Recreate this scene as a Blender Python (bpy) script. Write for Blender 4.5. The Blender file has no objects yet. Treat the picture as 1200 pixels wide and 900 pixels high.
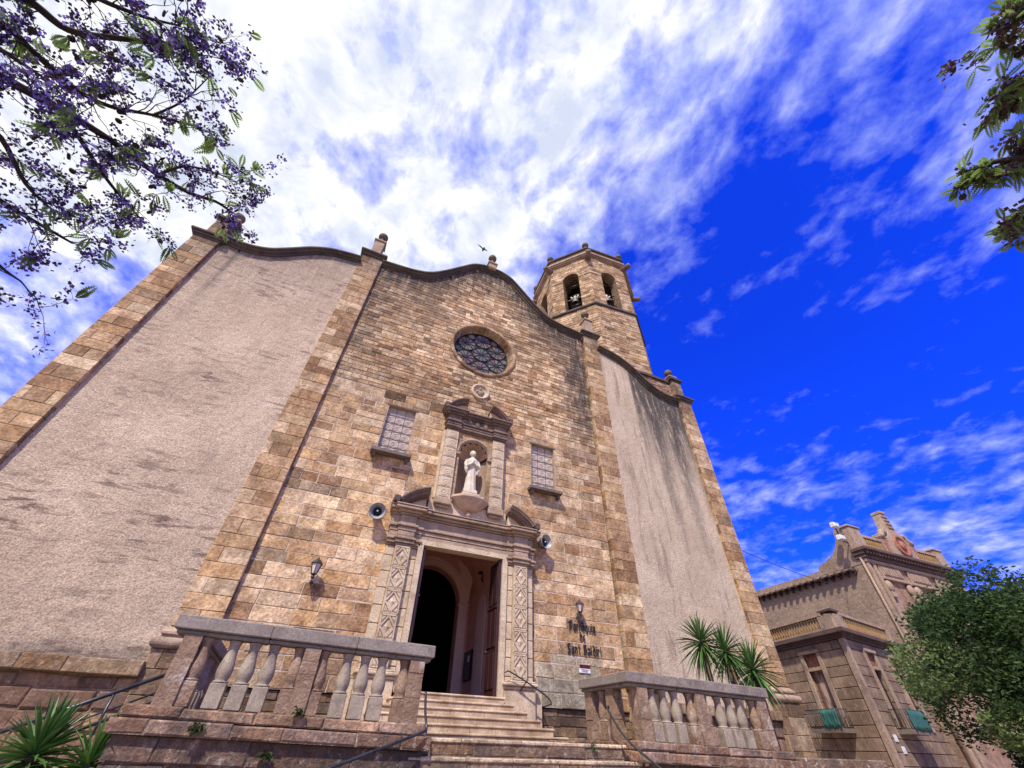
import bpy, math, random
from mathutils import Vector, Matrix
rnd = random.Random(7)
SC = bpy.context.scene
COL = SC.collection
V = Vector
pi = math.pi
# ------------------------------------------------------------------ camera, world, sun, exposure
FPX, YAW, PITCH, ROLL = 471.33, 0.387194, 0.732157, 0.035648
CAM = V((-4.0170, -13.6008, 1.6287))
def cam_axes():
    cy, sy, cp, sp = math.cos(YAW), math.sin(YAW), math.cos(PITCH), math.sin(PITCH)
    f = V((sy*cp, cy*cp, sp)); r = V((cy, -sy, 0)); u = r.cross(f)
    cr, sr = math.cos(ROLL), math.sin(ROLL)
    return cr*r + sr*u, -sr*r + cr*u, f
RX, RU, RF = cam_axes()
cam = bpy.data.objects.new('camera', bpy.data.cameras.new('camera')); COL.objects.link(cam)
cam.data.sensor_fit = 'HORIZONTAL'; cam.data.sensor_width = 36; cam.data.lens = FPX/1200*36
cam.data.clip_start = 0.05; cam.data.clip_end = 3000
cam.matrix_world = Matrix(((RX.x, RU.x, -RF.x, CAM.x), (RX.y, RU.y, -RF.y, CAM.y), (RX.z, RU.z, -RF.z, CAM.z), (0, 0, 0, 1)))
SC.camera = cam
def ray(px, py):
    d = RX*((px-600)/FPX) - RU*((py-450)/FPX) + RF
    return d.normalized()
def at(px, py, dist):
    return CAM + ray(px, py)*dist

SUN_AZ, SUN_EL = math.radians(218), math.radians(52)      # towards the sun: azimuth clockwise from +y
SUN_DIR = V((math.sin(SUN_AZ)*math.cos(SUN_EL), math.cos(SUN_AZ)*math.cos(SUN_EL), math.sin(SUN_EL)))
sl = bpy.data.lights.new('sun', 'SUN'); sl.energy = 4.0; sl.angle = math.radians(2.0); sl.color = (1.0, 0.94, 0.84)
so = bpy.data.objects.new('sun', sl); COL.objects.link(so); so.location = (-20, -30, 60)
so.rotation_euler = SUN_DIR.to_track_quat('Z', 'Y').to_euler()
SC.view_settings.view_transform = 'Standard'; SC.view_settings.look = 'None'
SC.view_settings.exposure = 0.55; SC.view_settings.gamma = 1.0; SC.view_settings.use_curve_mapping = False
SC.cycles.use_denoising = True
SC.cycles.max_bounces = 6
SC.cycles.sample_clamp_indirect = 6

class NT:
    """small node-tree writer"""
    def __init__(s, tree):
        s.t = tree; tree.nodes.clear()
    def n(s, typ, ins=None, **kw):
        nd = s.t.nodes.new(typ)
        for k, v in kw.items(): setattr(nd, k, v)
        for k, v in (ins or {}).items():
            if isinstance(v, bpy.types.NodeSocket): s.t.links.new(v, nd.inputs[k])
            else: nd.inputs[k].default_value = v
        return nd
    def math(s, op, a, b=0.0, clamp=False):
        return s.n('ShaderNodeMath', {0: a, 1: b}, operation=op, use_clamp=clamp).outputs[0]
    def mix(s, fac, a, b, mode='MIX'):
        return s.n('ShaderNodeMixRGB', {0: fac, 1: a, 2: b}, blend_type=mode).outputs[0]
    def ramp(s, x, lo, hi, a=0.0, b=1.0):
        return s.n('ShaderNodeMapRange', {0: x, 1: lo, 2: hi, 3: a, 4: b}, clamp=True).outputs[0]
    def noise(s, vec, scale, det=4.0, rough=.55, dist=0.0):
        return s.n('ShaderNodeTexNoise', {'Vector': vec, 'Scale': scale, 'Detail': det, 'Roughness': rough, 'Distortion': dist}).outputs['Fac']
    def vmath(s, op, a, b):
        return s.n('ShaderNodeVectorMath', {0: a, 1: b}, operation=op).outputs

def c4(c): return (c[0], c[1], c[2], 1.0)
def lin(r, g, b):
    f = lambda v: ((v/255+.055)/1.055)**2.4 if v > 10 else v/255/12.92
    return (f(r), f(g), f(b))

# world: Nishita sky (deepened) with a broken cloud layer
w = bpy.data.worlds.new('World'); SC.world = w; w.use_nodes = True
g = NT(w.node_tree)
sky = g.n('ShaderNodeTexSky', sky_type='NISHITA')
sky.sun_disc = False; sky.sun_elevation = SUN_EL; sky.sun_rotation = SUN_AZ; sky.air_density = 1.0; sky.dust_density = 0.3; sky.ozone_density = 3.0
tc = g.n('ShaderNodeTexCoord').outputs['Generated']
sep = g.n('ShaderNodeSeparateXYZ', {0: tc})
dz = g.math('ADD', g.math('MULTIPLY', g.math('MAXIMUM', sep.outputs[2], 0.0), .85), 0.17)
pl = g.n('ShaderNodeCombineXYZ', {0: g.math('DIVIDE', sep.outputs[0], dz), 1: g.math('DIVIDE', sep.outputs[1], dz), 2: 0.0}).outputs[0]
warp = g.n('ShaderNodeTexNoise', {'Vector': pl, 'Scale': 3.0, 'Detail': 3.0}).outputs['Color']
plw = g.vmath('ADD', pl, g.n('ShaderNodeVectorMath', {0: g.vmath('SUBTRACT', warp, (.5, .5, .5))[0], 'Scale': .09}, operation='SCALE').outputs[0])[0]
strk = g.n('ShaderNodeMapping', {'Vector': plw, 'Rotation': (0, 0, 0.75), 'Scale': (1.0, .82, 1)}).outputs[0]
big = g.noise(pl, 1.5, 3, .5, .3)
mid = g.noise(strk, 6.5, 7, .53)
fine = g.noise(strk, 17.0, 7, .60)
def lobe(px, py, lo, hi):
    d = ray(px, py)
    return g.ramp(g.vmath('DOT_PRODUCT', tc, tuple(d))['Value'], lo, hi)
hole = g.math('MAXIMUM', lobe(900, 410, .81, .98), g.math('MULTIPLY', lobe(1150, 430, .90, .99), .85))
hole = g.math('MAXIMUM', hole, g.math('MULTIPLY', lobe(110, 380, .975, .995), .7))
left = lobe(380, 60, .62, .88)
back = g.ramp(g.vmath('DOT_PRODUCT', tc, tuple(ray(900, 430)))['Value'], .62, .0)  # unseen cloud behind the camera, added to make the fill light less blue
low = g.math('MAXIMUM', lobe(1150, 650, .93, .99), g.math('MULTIPLY', lobe(890, 570, .95, .995), .85))
nn_ = g.math('ADD', g.math('MULTIPLY', big, .30), g.math('ADD', g.math('MULTIPLY', mid, .42), g.math('MULTIPLY', fine, .28)))
nn_ = g.math('ADD', g.math('MULTIPLY', g.math('SUBTRACT', nn_, .5), 2.3), .5)
cov = g.math('ADD', nn_, g.math('MULTIPLY', left, .42))
cov = g.math('ADD', cov, g.math('MULTIPLY', lobe(960, 40, .84, .97), .16))
cov = g.math('ADD', cov, g.math('MULTIPLY', back, .3))
cov = g.math('ADD', cov, g.math('MULTIPLY', low, .23))
cov = g.math('SUBTRACT', cov, g.math('MULTIPLY', hole, .30))
mask = g.math('POWER', g.ramp(cov, .38, .92), 1.25)
edge = g.ramp(cov, .50, .95)
blue = g.mix(1.0, sky.outputs[0], (0.05, 0.32, 2.6, 1), 'MULTIPLY')
shade = g.noise(plw, 6.5, 7, .6, .2)
ccol = g.mix(g.ramp(shade, .38, .58), (5.3, 5.8, 7.2, 1), (8.5, 8.5, 8.4, 1))
ccol = g.mix(edge, (3.6, 4.6, 9.0, 1), ccol)
mx = g.mix(mask, blue, ccol)
bg = g.n('ShaderNodeBackground', {'Color': mx, 'Strength': 0.09})
g.n('ShaderNodeOutputWorld', {'Surface': bg.outputs[0]})

# ------------------------------------------------------------------ materials
MATS = {}
def material(name, c1, c2=None, scale=3.0, rough=.9, bump=.25, bscale=30.0, stain=None, samt=.5, sscale=1.2, smap=(1, 1, 1), sth=(.52, .68),
             attr=False, pale=.5, dirt=False, metal=0.0, spec=.25, bdist=.02, grain=.35, speck=0, gate=False):
    m = bpy.data.materials.new(name); m.use_nodes = True; t = NT(m.node_tree)
    tex = t.n('ShaderNodeTexCoord').outputs['Object']
    rn = t.n('ShaderNodeObjectInfo').outputs['Random']
    vec = t.vmath('ADD', tex, t.n('ShaderNodeCombineXYZ', {0: t.math('MULTIPLY', rn, 37.0), 1: t.math('MULTIPLY', rn, 91.0), 2: t.math('MULTIPLY', rn, 13.0)}).outputs[0])[0]
    n1 = t.noise(vec, scale, 5, .6)
    c2 = c2 or tuple(x*.65 for x in c1)
    base = t.mix(t.ramp(n1, .32, .68), c4(c1), c4(c2))
    if attr:
        a = t.n('ShaderNodeAttribute', attribute_name='col').outputs['Color']
        base = t.mix(1.0, a, t.mix(t.ramp(n1, .34, .66), (1.02, .99, .95, 1), (.52, .45, .39, 1)), 'MULTIPLY')
        n9 = t.noise(vec, .42, 7, .68, .8)
        base = t.mix(1.0, base, t.mix(t.ramp(n9, .36, .62), (.78, .73, .69, 1), (1.10, 1.09, 1.08, 1)), 'MULTIPLY')
        n4 = t.noise(vec, scale*3.2, 7, .72, .6)
        base = t.mix(t.ramp(n4, .56, .64, 0, pale), base, (.56, .46, .37, 1))
        n7 = t.noise(vec, scale*2.1, 7, .75, .8)
        base = t.mix(t.ramp(n7, .58, .72, 0, .5), base, t.mix(1.0, a, (.50, .42, .34, 1), 'MULTIPLY'))
    if grain:
        n2 = t.noise(vec, bscale, 4, .65)
        gr = t.ramp(n2, .3, .7, 1-grain, 1+grain*.6)
        base = t.mix(1.0, base, t.n('ShaderNodeCombineXYZ', {0: gr, 1: gr, 2: gr}).outputs[0], 'MULTIPLY')
    if speck:
        n8 = t.noise(t.n('ShaderNodeMapping', {'Vector': vec, 'Scale': (1, 1, 1.7)}).outputs[0], speck, 6, .75, .4)
        base = t.mix(t.ramp(n8, .57, .69, 0, .55), base, c4(stain or (.1, .07, .05)))
    if stain:
        n3 = t.noise(t.n('ShaderNodeMapping', {'Vector': vec, 'Scale': smap}).outputs[0], sscale, 8, .66, .4)
        fs_ = t.math('MULTIPLY', t.ramp(n3, sth[0], sth[1]), samt)
        if gate: fs_ = t.math('MULTIPLY', fs_, t.ramp(t.noise(vec, .33, 4, .6), .44, .60))
        base = t.mix(fs_, base, c4(stain))
    if dirt:
        dr = t.n('ShaderNodeAttribute', attribute_name='dirt').outputs['Fac']
        n5 = t.noise(t.n('ShaderNodeMapping', {'Vector': vec, 'Scale': (2.6, 2.6, .38)}).outputs[0], 1.6, 7, .70, .6)
        n6 = t.noise(vec, 7.0, 5, .7)
        fac = t.math('MULTIPLY', dr, t.ramp(t.math('ADD', n5, t.math('MULTIPLY', n6, .35)), .42, .70), True)
        base = t.mix(t.math('MULTIPLY', fac, .93), base, (.045, .037, .035, 1))
    bs = t.n('ShaderNodeBsdfPrincipled', {'Base Color': base, 'Roughness': rough, 'Metallic': metal, 'Specular IOR Level': spec})
    if bump:
        nb = t.math('ADD', t.noise(vec, bscale, 5, .65), t.math('MULTIPLY', t.noise(vec, bscale*.22, 3, .6), 1.2))
        bp = t.n('ShaderNodeBump', {'Strength': bump, 'Distance': bdist, 'Height': nb})
        t.t.links.new(bp.outputs[0], bs.inputs['Normal'])
    t.n('ShaderNodeOutputMaterial', {'Surface': bs.outputs[0]})
    MATS[name] = m
    return m
M = material
M('ashlar', (.4, .3, .2), attr=True, dirt=True, speck=9, scale=2.6, bump=.8, bscale=14, bdist=.035, grain=.45, stain=(.17, .095, .045), samt=.45, sscale=.9, sth=(.52, .66))
M('mortar_light', (.62, .52, .41), (.36, .27, .19), 1.5, bump=.2)
M('mortar_mid', (.36, .275, .20), (.20, .145, .10), 1.5, bump=.2)
M('mortar_dark', (.22, .155, .10), (.13, .09, .06), 1.5, bump=.2)
M('plaster', (.64, .485, .345), (.47, .345, .24), .5, speck=7, bump=.8, bscale=24, bdist=.03, grain=.5, stain=(.13, .078, .06), gate=True, samt=.85, sscale=2.1, smap=(.6, 1, 3.0), sth=(.52, .62), dirt=True)
M('plaster_streaked', (.64, .50, .36), (.48, .36, .25), .5, speck=7, bump=.8, bscale=24, bdist=.03, grain=.5, stain=(.13, .078, .06), samt=.5, sscale=1.1, smap=(2.2, 1, .35), sth=(.54, .66), dirt=True)
M('moulding', (.44, .315, .22), (.30, .205, .14), 1.8, bump=.4, bscale=22, stain=(.09, .06, .048), samt=.6, sscale=1.4, sth=(.5, .66))
M('carved', (.60, .47, .33), (.46, .345, .23), 2.0, bump=.3, bscale=22, stain=(.20, .12, .07), samt=.55, sscale=1.7)
M('dark_moulding', (.25, .165, .125), (.15, .10, .078), 2.2, bump=.4, bscale=22, stain=(.07, .05, .042), samt=.6, sscale=2.0)
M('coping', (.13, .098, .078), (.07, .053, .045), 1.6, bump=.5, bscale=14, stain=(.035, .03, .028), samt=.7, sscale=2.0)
M('finial_stone', (.20, .14, .10), (.10, .075, .06), 3, bump=.4)
M('slate', (.20, .155, .13), (.12, .09, .075), 4, bump=.2)
M('rail_stone', (.27, .222, .19), (.175, .14, .12), 2.5, bump=.35, bscale=26, stain=(.055, .045, .045), samt=.5, sscale=2.2)
M('baluster_new', (.36, .29, .22), (.25, .195, .15), 3.5, bump=.3, bscale=40, grain=.3, stain=(.10, .078, .062), samt=.6, sscale=5)
M('pier_stone', (.33, .22, .15), (.19, .115, .075), 3.0, bump=.9, bscale=24, bdist=.03, stain=(.50, .42, .35), samt=.6, sscale=3.2, sth=(.55, .66))
M('base_stone', (.36, .25, .19), (.20, .13, .10), 2.4, attr=True, pale=.85, dirt=True, bump=.9, bscale=18, bdist=.04, grain=.45, stain=(.075, .06, .055), samt=.65, sscale=1.6, sth=(.5, .64))
M('step_stone', (.47, .385, .29), (.37, .29, .21), 2.2, attr=True, dirt=True, bump=.3, bscale=30, grain=.25, stain=(.20, .135, .09), samt=.4, sscale=1.5)
M('statue_stone', (.68, .59, .48), (.50, .41, .31), 5, bump=.2, bscale=40, grain=.2, stain=(.40, .30, .20), samt=.4, sscale=4)
M('shell', (.58, .41, .30), (.44, .30, .21), 4, bump=.3)
M('dark_metal', (.018, .018, .022), (.028, .026, .028), 8, rough=.5, bump=.1, spec=.5, grain=.1)
M('rail_metal', (.075, .075, .085), (.035, .035, .04), 6, rough=.35, bump=.05, metal=.7, grain=.1)
M('speaker_shell', (.33, .33, .335), (.28, .28, .285), 4, rough=.4, bump=0, grain=.05, spec=.4)
M('speaker_driver', (.012, .012, .014), None, 4, rough=.5, bump=0, grain=0)
M('lamp_glass', (.66, .54, .46), (.55, .44, .38), 6, rough=.15, bump=0, spec=.6, grain=.05)
M('lattice', (.56, .46, .39), (.46, .375, .315), 5, bump=.3, bscale=40, grain=.2)
M('lattice_bar', (.19, .145, .125), None, 5, bump=.1)
M('rosette_glass', (.1, .1, .1), attr=True, scale=8, rough=.4, bump=.1, bscale=14, spec=.25, grain=.1)
M('lead', (.022, .02, .02), None, 6, rough=.6, bump=.1)
M('vestibule_plaster', (.70, .37, .29), (.60, .30, .235), 1.5, bump=.2, bscale=14, grain=.15)
M('vestibule_stone', (.80, .56, .46), (.70, .47, .38), 2, bump=.15, grain=.12)
M('dark_interior', (.012, .009, .008), None, 2, bump=0)  # near-black: the darkness of unlit spaces is put into the colour
M('door_wood', (.05, .016, .013), (.028, .010, .009), 3, rough=.45, bump=.3, bscale=20, smap=(1, 1, .1), spec=.4)
M('board_blue', (.02, .02, .032), None, 4, rough=.3, bump=0)
M('paper', (.7, .7, .72), (.6, .6, .62), 8, bump=0, grain=.1)
M('plaque_red', (.11, .014, .018), None, 8, rough=.4, bump=0, grain=.05)
M('plaque_white', (.75, .73, .73), None, 8, rough=.4, bump=0, grain=.05)
M('bell_bronze', (.22, .21, .20), (.14, .13, .12), 5, rough=.45, metal=.5, bump=.1)
M('building_plaster', (.33, .235, .17), (.26, .18, .13), .8, bump=.8, bscale=5, bdist=.06, grain=.3, stain=(.12, .075, .06), samt=.5, sscale=.6)
M('building_wall', (.42, .28, .20), (.34, .215, .155), 1.0, bump=.35, bscale=8, grain=.25, stain=(.14, .085, .066), samt=.55, sscale=.8, attr=True, dirt=True)
M('building_trim', (.41, .295, .21), (.30, .205, .145), 1.2, bump=.35, bscale=8, stain=(.10, .065, .055), samt=.55, sscale=1.0)
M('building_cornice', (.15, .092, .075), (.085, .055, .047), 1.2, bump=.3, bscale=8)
M('terracotta', (.36, .22, .10), (.26, .15, .07), 3, bump=.15)
M('brick_relief', (.35, .13, .085), (.27, .11, .075), 2.5, bump=.9, bscale=8, bdist=.05, stain=(.45, .33, .26), samt=.6, sscale=2)
M('roof_tile', (.11, .07, .055), (.07, .045, .04), 2, bump=.3, bscale=6)
M('shutter', (.065, .035, .028), (.04, .022, .02), 4, rough=.6, bump=.2)
M('peeling_panel', (.22, .115, .085), (.15, .08, .06), 1.2, bump=.3, bscale=7, stain=(.50, .36, .29), samt=.85, sscale=1.1, smap=(1.6, 1.6, .5), sth=(.53, .62))
M('green_net', (.045, .15, .12), (.03, .095, .08), 3, rough=.7, bump=.4, bscale=9)
M('white_paint', (.75, .74, .72), None, 4, rough=.5, bump=0, grain=.05)
M('bark', (.045, .032, .028), (.025, .018, .016), 6, bump=.6, bscale=20)
M('trunk_bark', (.16, .12, .09), (.09, .065, .05), 5, bump=.7, bscale=18)
M('pod', (.028, .018, .017), (.045, .03, .025), 8, bump=.2)
M('warm_paving', (.36, .29, .22), (.28, .22, .165), 1.2, bump=.3, bscale=30)  # ground colour made warm and pale to bounce warm light onto the facade
M('bird_black', (.012, .012, .016), None, 8, bump=0)

def leafmat(name, cols, rough=.6, trans=.35):
    m = bpy.data.materials.new(name); m.use_nodes = True; t = NT(m.node_tree)
    a = t.n('ShaderNodeAttribute', attribute_name='col').outputs['Color']
    bs = t.n('ShaderNodeBsdfPrincipled', {'Base Color': a, 'Roughness': rough, 'Specular IOR Level': .3})
    tr = t.n('ShaderNodeBsdfTranslucent', {'Color': a})
    mx = t.n('ShaderNodeMixShader', {0: trans, 1: bs.outputs[0], 2: tr.outputs[0]})
    t.n('ShaderNodeOutputMaterial', {'Surface': mx.outputs[0]})
    MATS[name] = m
leafmat('leaf_green', None, .6, .5); leafmat('petal', None, .7, .35); leafmat('yucca_leaf', None, .38, .15)

# ------------------------------------------------------------------ object helpers
WL = {}
def empty(name, loc, label=None, cat=None, group=None, parent=None):
    o = bpy.data.objects.new(name, None); COL.objects.link(o)
    o.empty_display_size = .3
    base = V((0, 0, 0))
    if parent: o.parent = parent; base = WL[parent]
    o.location = V(loc) - base; WL[o] = V(loc)
    if label: o['label'] = label
    if cat: o['category'] = cat
    if group: o['group'] = group
    return o
def tag(o, label=None, cat=None, group=None, kind=None):
    if label: o['label'] = label
    if cat: o['category'] = cat
    if group: o['group'] = group
    if kind: o['kind'] = kind
    return o
def copy_tree(o, parent=None):
    c = o.copy(); COL.objects.link(c)
    WL[c] = WL[o].copy()
    if parent: c.parent = parent
    for ch in list(o.children): copy_tree(ch, c)
    return c

class MB:
    def __init__(s):
        s.v = []; s.f = []; s.c = []; s.d = []; s.sm = []
    def add(s, vs, fs, col=None, dirt=0.0, smooth=False):
        o = len(s.v); s.v += [tuple(p) for p in vs]
        for f in fs:
            s.f.append(tuple(i+o for i in f)); s.c.append(col); s.d.append(dirt); s.sm.append(smooth)
    def box(s, x0, x1, y0, y1, z0, z1, col=None, dirt=0.0):
        s.add([(x0, y0, z0), (x1, y0, z0), (x1, y1, z0), (x0, y1, z0), (x0, y0, z1), (x1, y0, z1), (x1, y1, z1), (x0, y1, z1)],
              [(0, 3, 2, 1), (4, 5, 6, 7), (0, 1, 5, 4), (1, 2, 6, 5), (2, 3, 7, 6), (3, 0, 4, 7)], col, dirt)
    def bbox(s, x0, x1, y0, y1, z0, z1, b=.015, col=None):
        # box with bevelled vertical and horizontal edges: three stacked rings
        def ring(i, z): return [(x0+i, y0+b-i if i < b else y0+b, z), (x1-i, y0+b, z), (x1-i, y1-b, z), (x0+i, y1-b, z)]
        rings = []
        for z, i in ((z0, b), (z0+b, 0), (z1-b, 0), (z1, b)):
            X0, X1, Y0, Y1 = x0+i, x1-i, y0+i, y1-i
            k = b*.7
            rings.append([(X0+k, Y0, z), (X1-k, Y0, z), (X1, Y0+k, z), (X1, Y1-k, z), (X1-k, Y1, z), (X0+k, Y1, z), (X0, Y1-k, z), (X0, Y0+k, z)])
        vs = [p for r in rings for p in r]; fs = [tuple(range(7, -1, -1)), tuple(range(24, 32))]
        for j in range(3):
            for i in range(8):
                a = j*8+i; bb = j*8+(i+1) % 8
                fs.append((a, bb, bb+8, a+8))
        s.add(vs, fs, col)
    def prism_xz(s, poly, y0, y1, col=None):
        n = len(poly)
        vs = [(x, y0, z) for x, z in poly]+[(x, y1, z) for x, z in poly]
        fs = [tuple(range(n)), tuple(range(2*n-1, n-1, -1))]+[(i, i+n, (i+1) % n+n, (i+1) % n) for i in range(n)]
        s.add(vs, fs, col)
    def prism_xy(s, poly, z0, z1, col=None):
        n = len(poly)
        vs = [(x, y, z0) for x, y in poly]+[(x, y, z1) for x, y in poly]
        fs = [tuple(range(n-1, -1, -1)), tuple(range(n, 2*n))]+[(i, (i+1) % n, (i+1) % n+n, i+n) for i in range(n)]
        s.add(vs, fs, col)
    def lathe(s, prof, o=(0, 0, 0), seg=20, axis=None, cap=True, smooth=True, col=None, a0=0.0, a1=2*pi):
        # prof: list of (r, h) along axis (default z)
        o = V(o); ax = V(axis).normalized() if axis is not None else V((0, 0, 1))
        e1 = ax.orthogonal().normalized() if axis is not None else V((1, 0, 0)); e2 = ax.cross(e1)
        full = abs(a1-a0-2*pi) < 1e-6; m = seg if full else seg+1
        vs = []
        for r, h in prof:
            for i in range(m):
                a = a0+(a1-a0)*i/seg
                vs.append(o+ax*h+e1*(r*math.cos(a))+e2*(r*math.sin(a)))
        fs = []
        for j in range(len(prof)-1):
            for i in range(m if full else m-1):
                a, b = j*m+i, j*m+(i+1) % m
                fs.append((a, b, b+m, a+m))
        s.add(vs, fs, col, smooth=smooth)
        if cap and full:
            s.add(vs[:m], [tuple(range(m-1, -1, -1))], col); s.add(vs[-m:], [tuple(range(m))], col)
    def sphere(s, c, r, seg=16, rings=10, sc=(1, 1, 1), col=None):
        vs = []; fs = []
        for j in range(rings+1):
            t = pi*j/rings
            for i in range(seg):
                a = 2*pi*i/seg
                vs.append((c[0]+r*sc[0]*math.sin(t)*math.cos(a), c[1]+r*sc[1]*math.sin(t)*math.sin(a), c[2]+r*sc[2]*math.cos(t)))
        for j in range(rings):
            for i in range(seg):
                a, b = j*seg+i, j*seg+(i+1) % seg
                if j == 0: fs.append((a, a+seg, b+seg))
                elif j == rings-1: fs.append((a, a+seg, b))
                else: fs.append((a, a+seg, b+seg, b))
        s.add(vs, fs, col, smooth=True)
    def tube(s, pts, rad, seg=8, cap=True, col=None):
        pts = [V(p) for p in pts]; n = len(pts)
        if not isinstance(rad, (list, tuple)): rad = [rad]*n
        vs = []; e1 = None
        for k, p in enumerate(pts):
            t = (pts[min(k+1, n-1)]-pts[max(k-1, 0)])
            t = t.normalized() if t.length > 1e-9 else V((0, 0, 1))
            if e1 is None: e1 = t.orthogonal().normalized()
            else:
                e1 = e1-t*e1.dot(t)
                e1 = e1.normalized() if e1.length > 1e-6 else t.orthogonal().normalized()
            e2 = t.cross(e1)
            for i in range(seg):
                a = 2*pi*i/seg
                vs.append(p+e1*(rad[k]*math.cos(a))+e2*(rad[k]*math.sin(a)))
        fs = []
        for k in range(n-1):
            for i in range(seg):
                a, b = k*seg+i, k*seg+(i+1) % seg
                fs.append((a, b, b+seg, a+seg))
        if cap: fs += [tuple(range(seg-1, -1, -1)), tuple(range((n-1)*seg, n*seg))]
        s.add(vs, fs, col, smooth=True)
    def bar(s, p0, p1, w, h, nrm=(0, -1, 0)):
        # rectangular bar from p0 to p1, width w in plane, height h along nrm (base on the plane)
        p0, p1, nrm = V(p0), V(p1), V(nrm)
        d = (p1-p0).normalized(); q = d.cross(nrm).normalized()*(w/2)
        b = [p0-q, p0+q, p1+q, p1-q]; t = [p+nrm*h for p in b]
        s.add(b+t, [(0, 1, 2, 3), (7, 6, 5, 4), (0, 4, 5, 1), (1, 5, 6, 2), (2, 6, 7, 3), (3, 7, 4, 0)])
    def sweep_xz(s, pts, prof, col=None, cap=True):
        # sweep closed profile [(dn, y)] along a curve of (x, z); dn is along the curve's upward normal
        n = len(pts); m = len(prof); vs = []
        for k in range(n):
            a = V(pts[max(k-1, 0)]); b = V(pts[min(k+1, n-1)]); t = (b-a).normalized(); nn = V((-t.y, t.x))
            for dn, y in prof: vs.append((pts[k][0]+nn.x*dn, y, pts[k][1]+nn.y*dn))
        fs = []
        for k in range(n-1):
            for i in range(m):
                a, b = k*m+i, k*m+(i+1) % m
                fs.append((a, a+m, b+m, b))
        if cap: fs += [tuple(range(m)), tuple(range(n*m-1, (n-1)*m-1, -1))]
        s.add(vs, fs, col)
    def build(s, name, mat, parent=None, at=None, mod=None):
        base = WL[parent] if parent is not None else V(at if at is not None else (0, 0, 0))
        me = bpy.data.meshes.new(name)
        me.from_pydata([(p[0]-base.x, p[1]-base.y, p[2]-base.z) for p in s.v], [], s.f)
        if any(c is not None for c in s.c):
            a = me.attributes.new('col', 'FLOAT_COLOR', 'FACE')
            buf = []
            for c in s.c: buf += [*(c or (.35, .26, .18)), 1.0]
            a.data.foreach_set('color', buf)
        if any(s.d):
            a = me.attributes.new('dirt', 'FLOAT', 'FACE'); a.data.foreach_set('value', s.d)
        if any(s.sm): me.polygons.foreach_set('use_smooth', s.sm)
        me.materials.append(MATS[mat]); me.update()
        o = bpy.data.objects.new(name, me); COL.objects.link(o)
        if parent is not None: o.parent = parent; o.location = (0, 0, 0)
        else: o.location = base
        WL[o] = base.copy()
        return o

def cr(p, n=10):
    """Catmull-Rom through 2D/3D points"""
    p = [V(q) for q in p]; out = []
    for i in range(len(p)-1):
        a = p[max(i-1, 0)]; b = p[i]; c = p[i+1]; d = p[min(i+2, len(p)-1)]
        for k in range(n):
            t = k/n
            out.append(.5*((2*b)+(c-a)*t+(2*a-5*b+4*c-d)*t*t+(3*b-a-3*c+d)*t**3))
    out.append(p[-1]); return out
def interp(tab, x):
    if x <= tab[0][0]: return tab[0][1]
    for (a, b), (c, d) in zip(tab, tab[1:]):
        if x <= c: return b+(d-b)*(x-a)/(c-a)
    return tab[-1][1]

TAN = [lin(206, 168, 122), lin(196, 156, 110), lin(216, 182, 138), lin(182, 140, 97), lin(224, 196, 154), lin(166, 122, 82), lin(202, 162, 120), lin(212, 178, 142), lin(190, 154, 116), lin(152, 110, 74), lin(208, 170, 126), lin(198, 160, 116)]
TAN = [tuple(a*.80+b*.20 for a, b in zip(c, (.62, .455, .245))) for c in TAN]
def shadecol(c, lo, hi):
    k = rnd.uniform(lo, hi); return tuple(x*k for x in c)
def tan_color(dark=0.0, pale=0.0):
    c = rnd.choice(TAN); gm_ = sum(c)/3; q = rnd.uniform(.02, .22); c = [x*(1-q)+gm_*q for x in c]; j = rnd.uniform(.84, 1.14)
    c = [x*j for x in c]
    if rnd.random() < pale: c = [a*.4+b*.6 for a, b in zip(c, lin(236, 214, 182))]
    if rnd.random() < dark: c = [x*.6 for x in c]
    return tuple(c)

def rows_between(v0, v1, h, breaks=()):
    """course heights; h(v)->(lo,hi); forced joints at breaks"""
    bs = sorted([b for b in breaks if v0+.05 < b < v1-.05])+[v1]
    out = []; v = v0
    for b in bs:
        seg = []
        while v < b-1e-6:
            lo, hi = h(v); q = rnd.uniform(lo, hi)
            if v+q > b-lo*.6: q = b-v
            seg.append((v, v+q)); v += q
        out += seg; v = b
    return out

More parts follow.
